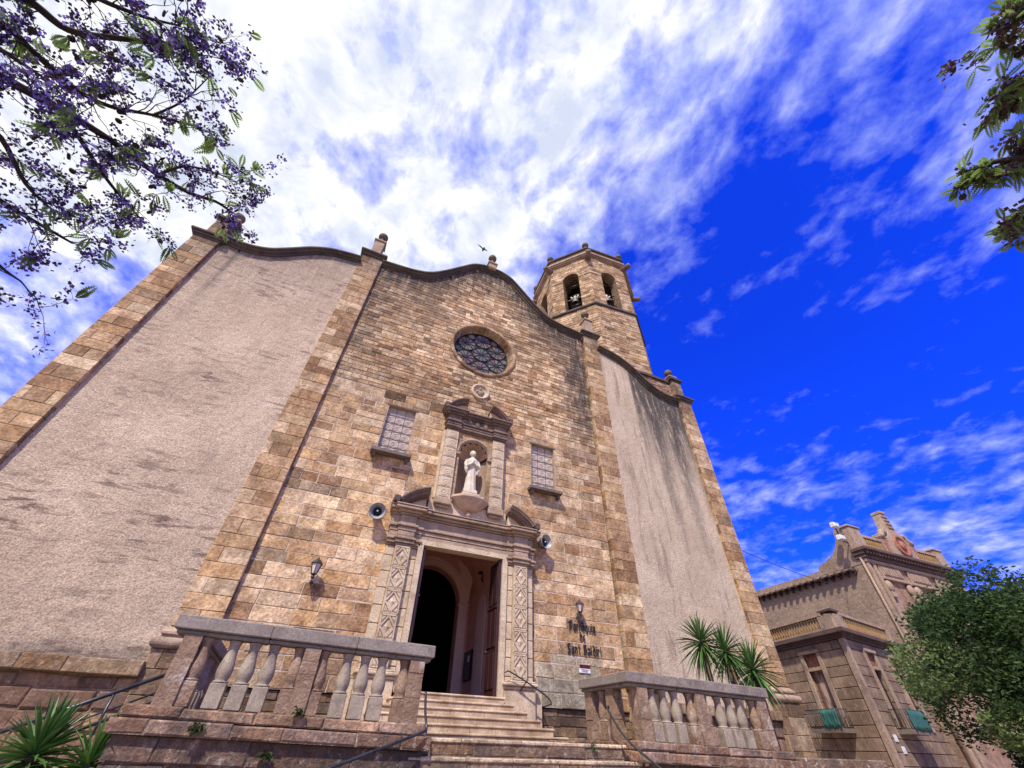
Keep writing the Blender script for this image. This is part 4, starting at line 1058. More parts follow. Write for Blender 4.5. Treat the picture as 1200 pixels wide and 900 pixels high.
for k, (zt, zb_, yf) in enumerate([(1.69, 1.47, -5.02), (1.466, 1.25, -5.38), (1.246, 1.03, -5.74), (1.026, .81, -6.1), (.806, .59, -6.46), (.586, .38, -6.82), (.376, .18, -7.18), (.176, 0, -7.54)]):
    sp_ = MB(); xl, xr = -2.15+.0, 2.1+.18*k
    ashlar(sp_, (0, yf, 0), (1, 0, 0), (0, -1, 0), xl, xr, [(zb_, zt)], lambda z: rnd.uniform(.55, 1.2), gap=.004, bev=.02, jit=.01, out=(-.01, .012), back=.05, col=lambda x, z: shadecol(rnd.choice([lin(200, 170, 140), lin(190, 162, 138), lin(180, 146, 114)]), .7, 1.05), dirt=lambda x, z: .55)
    sp_.box(xl+.005, xr-.005, yf+.012, yf+.6 if k else -1.6, zb_, zt-.004, (.40, .31, .22))
    x = xl
    while x < xr-.1:
        q = min(rnd.uniform(.5, 1.2), xr-x); sp_.bbox(x+.003, x+q-.003, yf-.022, yf+.3, zt-.05, zt+.004, .014, shadecol(lin(226, 206, 180), .75, 1.1)); x += q
    sp_.build('rough_step', 'base_stone', stair)

# ------------------------------------------------------------------ terraces with balustrades
SL = -.0185
def shear(mb):
    mb.v = [(x, y, z+SL*x) for x, y, z in mb.v]; return mb
BPROF = [(.09, .0), (.104, .008), (.108, .020), (.102, .034), (.084, .040), (.083, .05), (.095, .09), (.106, .14), (.109, .19), (.106, .24), (.098, .30), (.086, .36), (.076, .42), (.070, .48), (.070, .53), (.076, .58), (.088, .62), (.096, .65)]
def baluster_mb(x, y, z0, h, half=None):
    b = MB(); bh = h*.36
    b.bbox(x-.105, x+.105, y-.105, y+.105, z0, z0+bh, .01)
    k = (h-bh)/.65
    b.lathe([(r, z0+bh+q*k) for r, q in BPROF], (x, y, 0), 20)
    return b
def shared_baluster(root, x, y, z0, h, mat, cache={}):
    key = (mat, round(h, 3))
    if key not in cache:
        WLx = V((x, y, z0)); b = baluster_mb(x, y, z0, h)
        o = b.build('baluster' if mat == 'baluster_new' else 'engaged_baluster', mat, root)
        me = o.data
        for vv in me.vertices: vv.co = vv.co+WL[root]-WLx
        o.location = WLx-WL[root]; cache[key] = o
        return o
    s_ = cache[key]; c_ = s_.copy(); COL.objects.link(c_); c_.parent = root; c_.location = V((x, y, z0))-WL[root]; WL[c_] = WL[root]
    c_.rotation_euler = (0, 0, rnd.choice((0, pi)))
    return c_
ZB, ZR = 1.80, 2.63       # base top and rail underside at x=0
def rail_run(root, pts, mat='rail_stone'):
    """rail along axis-aligned polyline: list of boxes in length pieces"""
    for (x0, y0, x1, y1) in pts:
        m_ = MB(); L = math.hypot(x1-x0, y1-y0); n = max(1, round(L/1.15))
        for i in range(n):
            if y0 == y1:
                a, b = x0+(x1-x0)*i/n, x0+(x1-x0)*(i+1)/n
                m_.bbox(a+.002, b-.002, y0-.19, y0+.19, ZR+.055, ZR+.235, .014); m_.bbox(a+.002+(.05 if i == 0 else 0), b-.002-(.05 if i == n-1 else 0), y0-.13, y0+.13, ZR, ZR+.053, .012)
            else:
                a, b = y0+(y1-y0)*i/n, y0+(y1-y0)*(i+1)/n; a, b = min(a, b), max(a, b)
                m_.bbox(x0-.19, x0+.19, a+.002, b-.002, ZR+.055, ZR+.235, .014); m_.bbox(x0-.13, x0+.13, a+.002, b-.002, ZR, ZR+.053, .012)
        shear(m_).build('handrail_slab', mat, root)
def pier(root, x, y, w=.245, d=.27):
    m_ = MB(); N = 5
    for i in range(N):
        z0, z1 = ZB+(ZR-ZB)*i/N, ZB+(ZR-ZB)*(i+1)/N
        j = lambda: rnd.uniform(-.006, .006)
        m_.box(x-w/2+j(), x+w/2+j(), y-d/2+j(), y+d/2+j(), z0, z1)
    return shear(m_).build('pier', 'pier_stone', root)
def basecourse(root, x0, x1, y0, y1, name='base_course'):
    cc = lambda x, z: shadecol(rnd.choice([lin(206, 168, 138), lin(184, 144, 116), lin(206, 174, 154), lin(178, 140, 114)]), .8, 1.2)
    for (za, zb_, ov) in ((1.665, 1.80, .04), (1.50, 1.66, .10)):
        m_ = MB()
        ashlar(m_, (0, y0-ov, 0), (1, 0, 0), (0, -1, 0), x0-ov, x1+ov, [(za, zb_)], lambda z: rnd.uniform(.5, 1.1), gap=.004, bev=.018, jit=.012, out=(-.012, .012), back=.06, col=cc, dirt=lambda x, z: .55)
        ashlar(m_, (x0-ov, 0, 0), (0, 1, 0), (-1, 0, 0), y0-ov, y1, [(za, zb_)], lambda z: rnd.uniform(.5, 1.1), gap=.004, bev=.018, jit=.012, out=(-.012, .012), back=.06, col=cc, dirt=lambda x, z: .55)
        ashlar(m_, (x1+ov, 0, 0), (0, 1, 0), (1, 0, 0), y0-ov, y1, [(za, zb_)], lambda z: rnd.uniform(.5, 1.1), gap=.004, bev=.018, jit=.012, out=(-.012, .012), back=.06, col=cc, dirt=lambda x, z: .55)
        m_.box(x0-ov+.02, x1+ov-.02, y0-ov+.02, y1, za, zb_-.01, (.34, .25, .19))
        shear(m_).build(name, 'base_stone', root)
    m_ = MB(); r = rows_between(0, 1.5, lambda z: (.35, .5))
    wc = lambda x, z: shadecol(rnd.choice([lin(190, 152, 126), lin(168, 134, 112), lin(176, 146, 126), lin(156, 130, 114)]), .55, .85)
    for a in ((( 0, y0, 0), (1, 0, 0), (0, -1, 0), x0, x1), ((x0, 0, 0), (0, 1, 0), (-1, 0, 0), y0, y1), ((x1, 0, 0), (0, 1, 0), (1, 0, 0), y0, y1)):
        ashlar(m_, a[0], a[1], a[2], a[3], a[4], r, lambda z: rnd.uniform(.7, 1.5), gap=.005, bev=.015, jit=.014, out=(-.015, .012), back=.06, col=wc, dirt=lambda x, z: .7)
    m_.box(x0+.03, x1-.03, y0+.03, y1, 0, 1.50, (.28, .2, .15))
    shear(m_).build('terrace_wall', 'base_stone', root)
YT = -5.2
def bays(root, x0, x1, y, plan):
    """plan: list of element kinds between the two end piers, evenly pitched"""
    n = len(plan)
    for i, kd in enumerate(plan):
        x = x0+(x1-x0)*i/(n-1); z = ZB+SL*x+.002; h = ZR-ZB-.012
        if kd == 'P': pier(root, x, y)
        elif kd == 'b': shared_baluster(root, x, y, z, h, 'baluster_new')
        elif kd == 'h':
            dx = (x1-x0)/(n-1)*.33
            x += dx if i+1 < n and plan[i+1] == 'P' else -dx
            shared_baluster(root, x, y, ZB+SL*x+.002, h, 'pier_stone')
# left
tl = empty('terrace_balustrade', (-3.9, YT, 0), 'left stone balustrade with grey rail and vase balusters on a weathered wall', 'balustrade', 'balustrades flanking the church steps')
basecourse(tl, -5.95, -1.95, YT-.2, .3)
rail_run(tl, [(-5.90, YT, -1.93, YT), (-5.71, YT+.20, -5.71, -.2)])
bays(tl, -5.60, -2.20, YT, 'P'+'h'+'bbb'+'hPh'+'bbb'+'h'+'P')
for y in (-3.6, -2.0, -.45): pier(tl, -5.71, y)
for y in (-4.8, -4.4, -4.0, -3.2, -2.8, -2.4, -1.6, -1.2, -.85): shared_baluster(tl, -5.71, y, ZB+SL*-5.71+.002, ZR-ZB-.012, 'baluster_new')
# right
tr = empty('terrace_balustrade', (3.9, YT, 0), 'right stone balustrade with a short return, yuccas growing behind it', 'balustrade', 'balustrades flanking the church steps')
basecourse(tr, 2.12, 6.0, YT-.2, .3)
rail_run(tr, [(2.05, YT, 5.86, YT), (2.24, YT+.20, 2.24, -3.5)])
bays(tr, 2.42, 5.64, YT, 'P'+'bbb'+'hPh'+'bbb'+'h'+'P')
pier(tr, 2.26, -3.72); shared_baluster(tr, 2.26, -4.12, ZB+SL*2.26+.002, ZR-ZB-.012, 'pier_stone'); pier(tr, 2.26, -4.55); 
# weeds growing out of the base joints
def tuft(x, y, z, n, L, label, loc):
    m_ = MB()
    for i in range(n):
        a = rnd.uniform(0, 2*pi); e_ = rnd.uniform(-.5, .9); d = V((math.cos(a)*.8, -abs(math.sin(a))*.6-.2, e_)).normalized()
        p = V((x+rnd.uniform(-.06, .06), y, z+rnd.uniform(-.04, .04))); q = p+d*L*rnd.uniform(.5, 1); s_ = d.orthogonal().normalized()*L*.16
        mm = (p+q)/2; m_.add([p, mm+s_, q+V((0, 0, -.3*L)), mm-s_], [(0, 1, 2, 3)], tuple(k*rnd.uniform(.5, 1.2) for k in (.06, .09, .025)))
    o = m_.build('weed', 'leaf_green', None, (x, y, z)); tag(o, label, 'weed', 'weeds in the terrace wall')
tuft(-5.05, YT-.33, 1.70, 40, .10, 'dark moss like weed tuft low on the left terrace edge', None)
tuft(-3.85, YT-.27, 1.90, 34, .11, 'bright green weed in a joint below the middle of the left balustrade', None)
tuft(-4.1, YT-.24, 1.44, 26, .11, 'dark weed hanging from the left terrace wall below its edge', None)
tuft(1.35, -5.05, 1.66, 12, .08, 'tiny weed between the rough steps near the right balustrade', None)

# handrails
def handrail(name, label, pts, r=.018, extra=None, mat='rail_metal'):
    o = empty(name, pts[0], label, 'handrail')
    m_ = MB(); m_.tube(pts, r, 8); m_.build('rail_tube', mat, o)
    for e_ in (extra or []): q = MB(); q.tube(e_, r*.8, 8); q.build('rail_post', mat, o)
handrail('handrail', 'thin bent steel handrail fixed to the last pier of the left balustrade', cr([(-2.0, -5.36, 2.26), (-1.98, -5.42, 2.0), (-1.95, -5.5, 1.80), (-2.0, -5.56, 1.75)], 4)+[V((-3.2, -5.9, 1.37)), V((-3.9, -6.1, 1.15))],
         .02, [[(-3.7, -6.05, 0), (-3.7, -6.05, 1.21)]])
handrail('handrail', 'short dark handrail slanting down the right door pedestal', cr([(1.62, -.22, 3.28), (1.72, -.26, 3.24), (2.2, -.3, 3.04), (2.68, -.32, 2.82), (2.95, -.32, 2.66), (3.0, -.32, 2.54)], 5), .02, [[(2.2, -.3, 3.04), (2.12, -.06, 2.84)], [(1.64, -.22, 3.27), (1.62, -.04, 3.25)], [(3.0, -.32, 2.56), (2.98, .38, 2.50)]], 'dark_metal')
handrail('handrail', 'dark handrail curving off the near pier of the right balustrade', cr([(2.06, -4.62, 2.26), (2.0, -4.7, 2.28), (1.93, -4.8, 2.2), (1.85, -5.4, 1.78), (1.95, -6.1, 1.42), (2.05, -6.7, 1.15)], 5), .02, [[(1.97, -6.3, 0), (1.97, -6.3, 1.36)]], 'dark_metal')
rmp = empty('ramp_railing', (-7.4, -1.5, .9), 'sloping grey steel railing with three bars along the side ramp', 'railing')
ry = -2.2
rl = lambda x, dz_: (x, ry, 2.47+(x+6.35)*.475+dz_)
for dz_, rad in ((0, .034), (-.27, .016), (-.42, .03)):
    m_ = MB(); m_.tube([rl(-9.6, dz_), rl(-6.1, dz_)], rad, 8); m_.build('rail_bar', 'rail_metal', rmp)
for x in (-9.2, -8.25, -7.0, -6.2):
    m_ = MB(); m_.tube([rl(x, 0), rl(x, -1.0)], .024, 8); m_.build('rail_post', 'rail_metal', rmp)
ramp = MB(); ramp.prism_xz([(-10.0, 0), (-5.98, 0), (-5.98, 1.66), (-9.6, -.03+.02)], -2.35, -.15, (.36, .28, .21))
ramp.build('side_ramp', 'base_stone', None); bpy.data.objects['side_ramp']['kind'] = 'structure'

# ------------------------------------------------------------------ yuccas
def blade(m_, p, d, L, W, droop, c):
    d = d.normalized(); s_ = d.cross(V((0, 0, 1)));
    s_ = s_.normalized() if s_.length > .05 else V((1, 0, 0))
    up = s_.cross(d); N = 4; pts = []
    for i in range(N+1):
        t = i/N; q = p+d*(L*t)+V((0, 0, -droop*L*t*t)); wv = W*(.7+.6*t if t < .5 else 1.0*(1-t)*2)*.5
        pts += [q-s_*wv+up*wv*.5, q-up*wv*.25, q+s_*wv+up*wv*.5]
    fs = []
    for i in range(N): fs += [(3*i, 3*i+1, 3*i+4, 3*i+3), (3*i+1, 3*i+2, 3*i+5, 3*i+4)]
    m_.add(pts, fs, c)
def yucca(x, y, zg, zh, R, n, label, group, cat='yucca', stems=1):
    o = empty('yucca', (x, y, zg), label, cat, group)
    t = MB(); hd = V((x, y, zh)); t.tube([(x+.08, y+.05, zg), (x+.03, y, (zg+zh)/2), (x, y, zh-.05), (x, y, zh+.12)], [.09, .075, .07, .03], 9); t.build('trunk', 'trunk_bark', o)
    l = MB()
    for i in range(n):
        k = (i+.5)/n; el = math.radians(88-150*k**.85+rnd.uniform(-8, 8)); a = i*2.39996+rnd.uniform(-.2, .2)
        d = V((math.cos(a)*math.cos(el), math.sin(a)*math.cos(el), math.sin(el)))
        gcol = rnd.uniform(.7, 1.35); c = (.062*gcol, .135*gcol, .03*gcol)
        if rnd.random() < .12: c = (.17*gcol, .19*gcol, .07*gcol)
        if k > .9 and rnd.random() < .5: c = (.16, .115, .055)
        blade(l, hd+V((0, 0, .14*(1-k)-.06))+d*.03, d, R*rnd.uniform(.8, 1.1), .055, .10+.25*k, c)
    l.build('leaf_rosette', 'yucca_leaf', o)
yucca(6.45, -3.2, 1.6, 3.98, .84, 115, 'leftmost of the three tall yuccas behind the right balustrade', 'yuccas behind the right balustrade')
yucca(7.13, -3.35, 1.6, 3.80, .80, 105, 'middle one of three tall yuccas, between its taller and wider neighbours', 'yuccas behind the right balustrade')
yucca(7.95, -3.4, 1.6, 3.40, .92, 130, 'rightmost of the three tall yuccas, nearest the end of the balustrade', 'yuccas behind the right balustrade')
yucca(-6.75, -5.0, 0, 1.34, .64, 170, 'large spiky yucca beside the side ramp at the lower left', 'yuccas at the lower left')
yucca(-6.12, -5.1, 0, 1.26, .56, 95, 'smaller yucca with upright leaves against the left terrace wall', 'yuccas at the lower left')
bed_ = MB(); bed_.bbox(6.16, 9.3, -5.2, -2.2, 0, 1.6, .02, (.3, .22, .16)); tag(bed_.build('raised_planter', 'base_stone', None, (7.7, -3.7, 0)), 'low rubble planter holding the yuccas beside the right balustrade', 'planter')

# ------------------------------------------------------------------ neighbouring building
bd = empty('town_house', (40, 12, 0), 'brown four storey town house with ornate parapet beside the church', 'building')
X0, Y0 = 40.0, 8.6; XE = 54.4; ZC = 15.75
m_ = MB(); m_.box(X0, XE, Y0+.0, 45, 0, ZC-.6); m_.build('main_wall', 'building_plaster', bd)
# front facade skin with trim
m_ = MB(); m_.box(X0-.02, XE+.02, Y0-.14, Y0-.002, 0, ZC-.62, (.38, .25, .185)); m_.build('front_wall', 'building_wall', bd)
t = MB()
for x in (X0+.25, X0+1.0, XE-.9, XE-.1): t.bbox(x-.22, x+.18, Y0-.32, Y0-.14, 0, ZC-.6, .03)
for i, x in enumerate((X0+3.0, X0+7.1, X0+11.3)):
    t.bbox(x-1.5, x+1.5, Y0-.30, Y0-.142, ZC-2.0, ZC-.95, .03); t.bbox(x-1.3, x+1.3, Y0-.36, Y0-.302, ZC-1.85, ZC-1.1, .04)
    for k in range(7): t.bbox(x-1.15+k*.36, x-.95+k*.36, Y0-.42, Y0-.362, ZC-1.8, ZC-1.15, .03)
    t.bbox(x-1.8, x+1.8, Y0-.45, Y0-.142, ZC-2.25, ZC-2.02, .04)
    for sx in (-1, 1):
        t.sphere((x+sx*1.5, Y0-.3, ZC-2.8), .42, 10, 8, (1, .6, 1.2)); t.bbox(x+sx*1.5-.25, x+sx*1.5+.25, Y0-.4, Y0-.142, ZC-3.7, ZC-3.2, .05)
t.bbox(X0-.05, XE+.05, Y0-.4, Y0-.142, ZC-.93, ZC-.62, .04); t.build('facade_trim', 'building_trim', bd)
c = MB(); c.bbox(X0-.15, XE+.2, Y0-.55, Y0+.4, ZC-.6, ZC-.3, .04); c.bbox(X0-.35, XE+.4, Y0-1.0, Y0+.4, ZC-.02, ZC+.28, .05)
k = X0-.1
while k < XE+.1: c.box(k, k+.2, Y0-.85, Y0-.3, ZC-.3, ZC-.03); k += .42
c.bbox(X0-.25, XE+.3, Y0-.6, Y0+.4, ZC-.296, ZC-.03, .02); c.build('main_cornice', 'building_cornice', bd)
for xa, xb, zt in ((X0-.1, X0+1.5, ZC+2.3), (X0+4.4, X0+5.3, ZC+2.05), (X0+8.7, X0+9.6, ZC+2.05), (XE-1.5, XE-.1, ZC+2.2)):
    pz = MB(); pz.bbox(xa, xb, Y0-.35, Y0+.3, ZC+.28, zt, .04); pz.bbox(xa-.1, xb+.1, Y0-.45, Y0+.4, zt, zt+.18, .04); pz.build('parapet_pier', 'building_trim', bd)
for xa, xb in ((X0+1.5, X0+4.4), (X0+9.6, XE-1.5)):
    pz = MB(); pz.box(xa, xb, Y0-.22, Y0+.2, ZC+.281, ZC+.55); pz.build('parapet_base', 'building_trim', bd)
    pz = MB(); pz.box(xa, xb, Y0-.26, Y0+.25, ZC+1.6, ZC+1.85); pz.build('parapet_rail', 'building_trim', bd)
pz = MB()
for xa, xb in ((X0+1.5, X0+4.4), (X0+9.6, XE-1.5)):
    pz.box(xa, xb, Y0+.02, Y0+.1, ZC+.55, ZC+1.6); k = xa+.15
    while k < xb-.1: pz.lathe([(.07, ZC+.56), (.12, ZC+.8), (.06, ZC+1.1), (.12, ZC+1.4), (.07, ZC+1.6)], (k, Y0-.1, 0), 8); k += .32
pz.build('parapet_balusters', 'terracotta', bd)
cx = X0+7.0; pz = MB()
pts = [(cx-2.0, ZC+.3), (cx+2.0, ZC+.3), (cx+1.75, ZC+1.4), (cx+1.35, ZC+2.3), (cx+.75, ZC+2.95), (cx+.45, ZC+4.2), (cx+.3, ZC+5.0), (cx-.3, ZC+5.0), (cx-.45, ZC+4.2), (cx-.75, ZC+2.95), (cx-1.35, ZC+2.3), (cx-1.75, ZC+1.4)]
pz.prism_xz(pts, Y0-.5, Y0+.3); pz.bbox(cx-.38, cx+.38, Y0-.62, Y0+.35, ZC+4.85, ZC+5.15, .05)
for q in range(4): pz.bbox(cx-.46, cx+.46, Y0-.6, Y0-.45, ZC+3.3+q*.38, ZC+3.5+q*.38, .04)
for sx in (-1, 1):
    pz.tube(cr([(cx+sx*2.5, Y0-.3, ZC+2.2), (cx+sx*2.0, Y0-.3, ZC+2.35), (cx+sx*1.7, Y0-.3, ZC+2.8), (cx+sx*1.2, Y0-.3, ZC+2.75)], 5), .26, 8)
    pz.bbox(cx+sx*2.3-.35, cx+sx*2.3+.35, Y0-.4, Y0+.3, ZC+1.9, ZC+2.4, .06)
pz.build('crest', 'building_trim', bd)
pz = MB(); pz.lathe([(1.05, 0), (1.05, .12), (.85, .2), (.78, .1), (.7, .06), (.001, .08)], (cx, Y0-.5, ZC+1.55), 24, (0, -1, 0), False); pz.sphere((cx, Y0-.6, ZC+1.55), .4, 10, 8, (1, .5, 1.2)); md = pz.build('crest_medallion', 'brick_relief', bd)
pz = MB(); pz.box(X0+4.55, X0+5.15, Y0-.38, Y0+.2, ZC+.3, ZC+1.9); pz.box(X0+8.85, X0+9.45, Y0-.38, Y0+.2, ZC+.3, ZC+1.9); pz.build('brick_panel', 'brick_relief', bd)
# swept side gable end and tiled eaves on the side wall
m_ = MB(); prof = [(Y0-.2, ZC-1.0), (Y0-.2, ZC+2.45), (Y0+1.1, ZC+2.4), (Y0+1.25, ZC+1.6), (Y0+1.6, ZC+.95), (Y0+2.2, ZC+.4), (Y0+3.2, ZC+.0), (Y0+4.0, ZC-.2), (Y0+4.2, ZC-1.0)]
n = len(prof); m_.add([(X0-.03, y, z) for y, z in prof]+[(X0+.55, y, z) for y, z in prof], [tuple(range(n-1, -1, -1)), tuple(range(n, 2*n))]+[(i, (i+1) % n, (i+1) % n+n, i+n) for i in range(n)])
m_.build('gable_end', 'building_plaster', bd)
m_ = MB(); ZE = 14.55
m_.add([(X0-.5, Y0+.9, ZE), (X0-.5, 45, ZE), (X0+4, 45, ZE+1.5), (X0+4, Y0+.9, ZE+1.5), (X0-.5, Y0+.9, ZE-.12), (X0-.5, 45, ZE-.12), (X0+.1, 45, ZE-.12), (X0+.1, Y0+.9, ZE-.12)], [(0, 1, 2, 3), (0, 4, 5, 1), (4, 7, 6, 5)])
rf = m_.build('tiled_roof', 'building_plaster', bd)
m_ = MB(); y = Y0+1.0
while y < 30:
    m_.tube([(X0-.62, y, ZE-.16), (X0+.05, y, ZE-.16)], .17, 8); m_.add([(X0-.01, y-.3, ZE-.15), (X0-.01, y+.3, ZE-.15), (X0-.35, y, ZE-.55), (X0-.01, y, ZE-.62)], [(0, 1, 2), (0, 2, 3), (1, 3, 2)]); y += .72
m_.build('eave_tiles', 'roof_tile', rf)
m_ = MB(); m_.box(X0-.06, X0+.12, 18.2, 20.2, 10.1, 11.0); m_.build('vent_opening', 'brick_relief', bd)
m_ = MB(); m_.box(X0-.064, X0-.055, 18.4, 20.0, 10.2, 10.85); m_.build('vent_shade_plate', 'dark_interior', bd)  # thin near-black plate standing for the shade inside the vent
m_ = MB(); m_.tube([(X0-.08, Y0-.05, ZC-.5), (X0-.08, Y0-.08, 9.5), (X0-.08, Y0-.08, 0)], .09, 8); m_.build('downpipe', 'building_trim', bd)
# corner bay wing: corner angle ~110 degrees
Cc = V((30.1, 7.27, 0)); dF = V((math.sin(math.radians(79)), math.cos(math.radians(79)), 0)); dL = V((math.sin(math.radians(9)), math.cos(math.radians(9)), 0))
nF = V((dF.y, -dF.x, 0)); nL = V((-dL.y, dL.x, 0))
LF, LL = 10.2, 16.0
P0 = Cc; PF = Cc+dF*LF; PL = Cc+dL*LL
def wing_poly(o):
    # offset outwards by o along both faces, mitred at the corner
    den = dF.x*dL.y-dF.y*dL.x
    A = Cc+nF*o; B = Cc+nL*o; t_ = ((B.x-A.x)*dL.y-(B.y-A.y)*dL.x)/den
    q = A+dF*t_
    return [(q.x, q.y), (PF+nF*o).xy[:], (PF+V((0, 12, 0))).xy[:], (PL+V((4, 0, 0))).xy[:], (PL+nL*o).xy[:]]
wm_ = MB(); wm_.prism_xy(wing_poly(-.32), 0, 7.9); wg = wm_.build('wing_core', 'building_trim', bd)
m_ = MB(); bc = lambda x, z: shadecol((.42, .30, .215), .75, 1.1)
rws = rows_between(0, 7.85, lambda z: (.62, .66), (3.2, 3.9, 6.35, 7.3))
WF = [(2.6, 3.9), (6.6, 7.9)]; WLs = [(2.6, 3.9), (7.2, 8.5), (11.6, 12.9)]
hF = [rect_hole(a, b, 3.2, 7.3) for a, b in WF]; hL = [rect_hole(a, b, 3.2, 7.3) for a, b in WLs]
ashlar(m_, Cc, dF, nF, .45, LF, rws, lambda z: rnd.uniform(1.1, 1.7), hF, gap=.018, bev=.02, jit=0, out=(0, .01), back=.3, col=bc, dirt=lambda x, z: .3)
ashlar(m_, Cc, dL, nL, .45, LL, rws, lambda z: rnd.uniform(1.1, 1.7), hL, gap=.018, bev=.02, jit=0, out=(0, .01), back=.3, col=bc, dirt=lambda x, z: .3)
m_.build('rusticated_wall', 'building_wall', bd)
m_ = MB(); q = [V((*p, 0)) for p in wing_poly(.06)]
m_.prism_xy([(q[0]+dL*.42).xy[:], q[0].xy[:], (q[0]+dF*.42).xy[:], (q[0]+dF*.42-nF*.3).xy[:], (q[0]+dL*.42-nL*.3).xy[:]][::1], 0, 7.84); m_.build('corner_pilaster', 'building_trim', bd)
def wing_window(d, nv, a, b, shut):
    f = MB(); o = Cc
    P = lambda u, z, w: o+d*u+nv*w+V((0, 0, z))
    def bx(mm, u0, u1, z0, z1, w0, w1):
        pts = [P(u, z, w_) for w_ in (w0, w1) for u, z in ((u0, z0), (u1, z0), (u1, z1), (u0, z1))]
        mm.add(pts, [(0, 1, 2, 3), (7, 6, 5, 4), (0, 4, 5, 1), (1, 5, 6, 2), (2, 6, 7, 3), (3, 7, 4, 0)])
    for u0, u1 in ((a-.28, a+.02), (b-.02, b+.28)): bx(f, u0, u1, 3.1, 7.32, -.02, .09)
    bx(f, a-.28, b+.28, 7.322, 7.5, -.02, .16); bx(f, a, b, 6.30, 6.50, -.25, .05)
    wn = f.build('window', 'building_trim', bd)
    s_ = MB(); bx(s_, a+.02, b-.02, 3.2, 6.298, -.28, -.22)
    if shut == 'shutter':
        for u in (a+.3, (a+b)/2, b-.3): bx(s_, u-.03, u+.03, 3.2, 6.29, -.22, -.17)
        for z in (4.2, 5.2): bx(s_, a+.03, b-.03, z, z+.06, -.22, -.175)
    s_.build('window_infill', shut, wn)
    s_ = MB(); bx(s_, a+.02, b-.02, 6.51, 7.28, -.22, -.14); 
    for k_ in range(5): bx(s_, a+.12+k_*.22, a+.24+k_*.22, 6.6, 7.2, -.14, -.1)
    s_.build('transom_relief', 'brick_relief', wn)
for a, b in WLs: wing_window(dL, nL, a, b, 'peeling_panel')
for a, b in WF: wing_window(dF, nF, a, b, 'shutter')
m_ = MB()
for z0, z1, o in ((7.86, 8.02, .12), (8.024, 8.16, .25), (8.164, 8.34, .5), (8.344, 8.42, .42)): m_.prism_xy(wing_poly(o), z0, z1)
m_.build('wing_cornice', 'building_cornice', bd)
bal = empty('roof_balustrade', Cc+V((0, 0, 8.42)), parent=bd)
def runbal(d, nv, L, mirror):
    m_ = MB(); P = lambda u, z, w: Cc+d*u+nv*w+V((0, 0, z))
    def bx(mm, u0, u1, z0, z1, w0, w1):
        pts = [P(u, z, w_) for w_ in (w0, w1) for u, z in ((u0, z0), (u1, z0), (u1, z1), (u0, z1))]
        mm.add(pts, [(0, 1, 2, 3), (7, 6, 5, 4), (0, 4, 5, 1), (1, 5, 6, 2), (2, 6, 7, 3), (3, 7, 4, 0)])
    bx(m_, 1.3, L, 8.424, 8.62, -.2, .05); bx(m_, 0.9, L, 9.38, 9.56, -.25, .10)
    bx(m_, .1, 1.3, 8.424, 9.376, -.3, .08)
    bx(m_, L-.01, L+.8, 8.424, 9.40, -.3, .08)
    m_.build('balustrade_frame', 'building_trim', bal)
    b_ = MB(); u = 1.5
    while u < L-.1: p = P(u, 0, -.07); b_.lathe([(.06, 8.62), (.11, 8.85), (.05, 9.05), (.11, 9.22), (.06, 9.38)], p, 8); u += .27
    b_.build('balustrade_spindles', 'terracotta', bal)
runbal(dF, nF, 8.5, 0); runbal(dL, nL, 9.5, 1)
m_ = MB(); m_.prism_xy([p for p in wing_poly(.1)], 9.57, 9.66) if 0 else None
m_ = MB(); q0 = V((*wing_poly(.09)[0], 0)); m_.prism_xy([(q0+dL*1.2).xy[:], q0.xy[:], (q0+dF*1.2).xy[:], (q0+dF*1.2-nF*.35).xy[:], (q0+dL*1.2-nL*.35).xy[:]], 9.57, 9.70); m_.build('corner_coping', 'building_cornice', bal)
# balconies with railing and green netting
def balcony(d, nv, a, b, net, z=3.05):
    bo = empty('balcony', Cc+d*a+V((0, 0, z)), parent=bd)
    P = lambda u, zz, w_: Cc+d*u+nv*w_+V((0, 0, zz))
    m_ = MB(); pts = [P(u, zz, w_) for w_ in (.0, 1.0) for u, zz in ((a, z-.22), (b, z-.22), (b, z), (a, z))]
    m_.add(pts, [(0, 1, 2, 3), (7, 6, 5, 4), (0, 4, 5, 1), (1, 5, 6, 2), (2, 6, 7, 3), (3, 7, 4, 0)]); m_.build('balcony_slab', 'slate', bo)
    r_ = MB(); loop = [(a+.03, .02), (a+.03, .96), (b-.03, .96), (b-.03, .02)]
    for zz in (z+.06, z+1.0): r_.tube([P(u, zz, w_) for u, w_ in loop], .022, 6)
    for (u0, w0), (u1, w1) in zip(loop, loop[1:]):
        n_ = max(2, int(math.hypot(u1-u0, w1-w0)/.13))
        for i in range(n_): r_.tube([P(u0+(u1-u0)*i/n_, z, w0+(w1-w0)*i/n_), P(u0+(u1-u0)*i/n_, z+1.0, w0+(w1-w0)*i/n_)], .018, 5)
    r_.build('balcony_rail', 'dark_metal', bo)
    g_ = MB(); N = 16; vs = []; x0, x1 = net
    for i in range(N+1):
        u = x0+(x1-x0)*i/N
        for j in range(5): vs.append(P(u, z+.97-(1.02 if x0 < 1.985 else .98)*j/4+.02*math.sin(i*1.7+j), 1.02+.03*math.sin(i*2.1)+.02*math.sin(j*2+i)))
    fs = [(i*5+j, (i+1)*5+j, (i+1)*5+j+1, i*5+j+1) for i in range(N) for j in range(4)]
    g_.add(vs, fs, None, 0, True); nt = g_.build('safety_net', 'green_net', bo); sf = nt.modifiers.new('thick', 'SOLIDIFY'); sf.thickness = .012
balcony(dL, nL, 2.0, 4.6, (1.99, 3.3)); balcony(dF, nF, 2.0, 4.6, (1.98, 4.62))
m_ = MB()
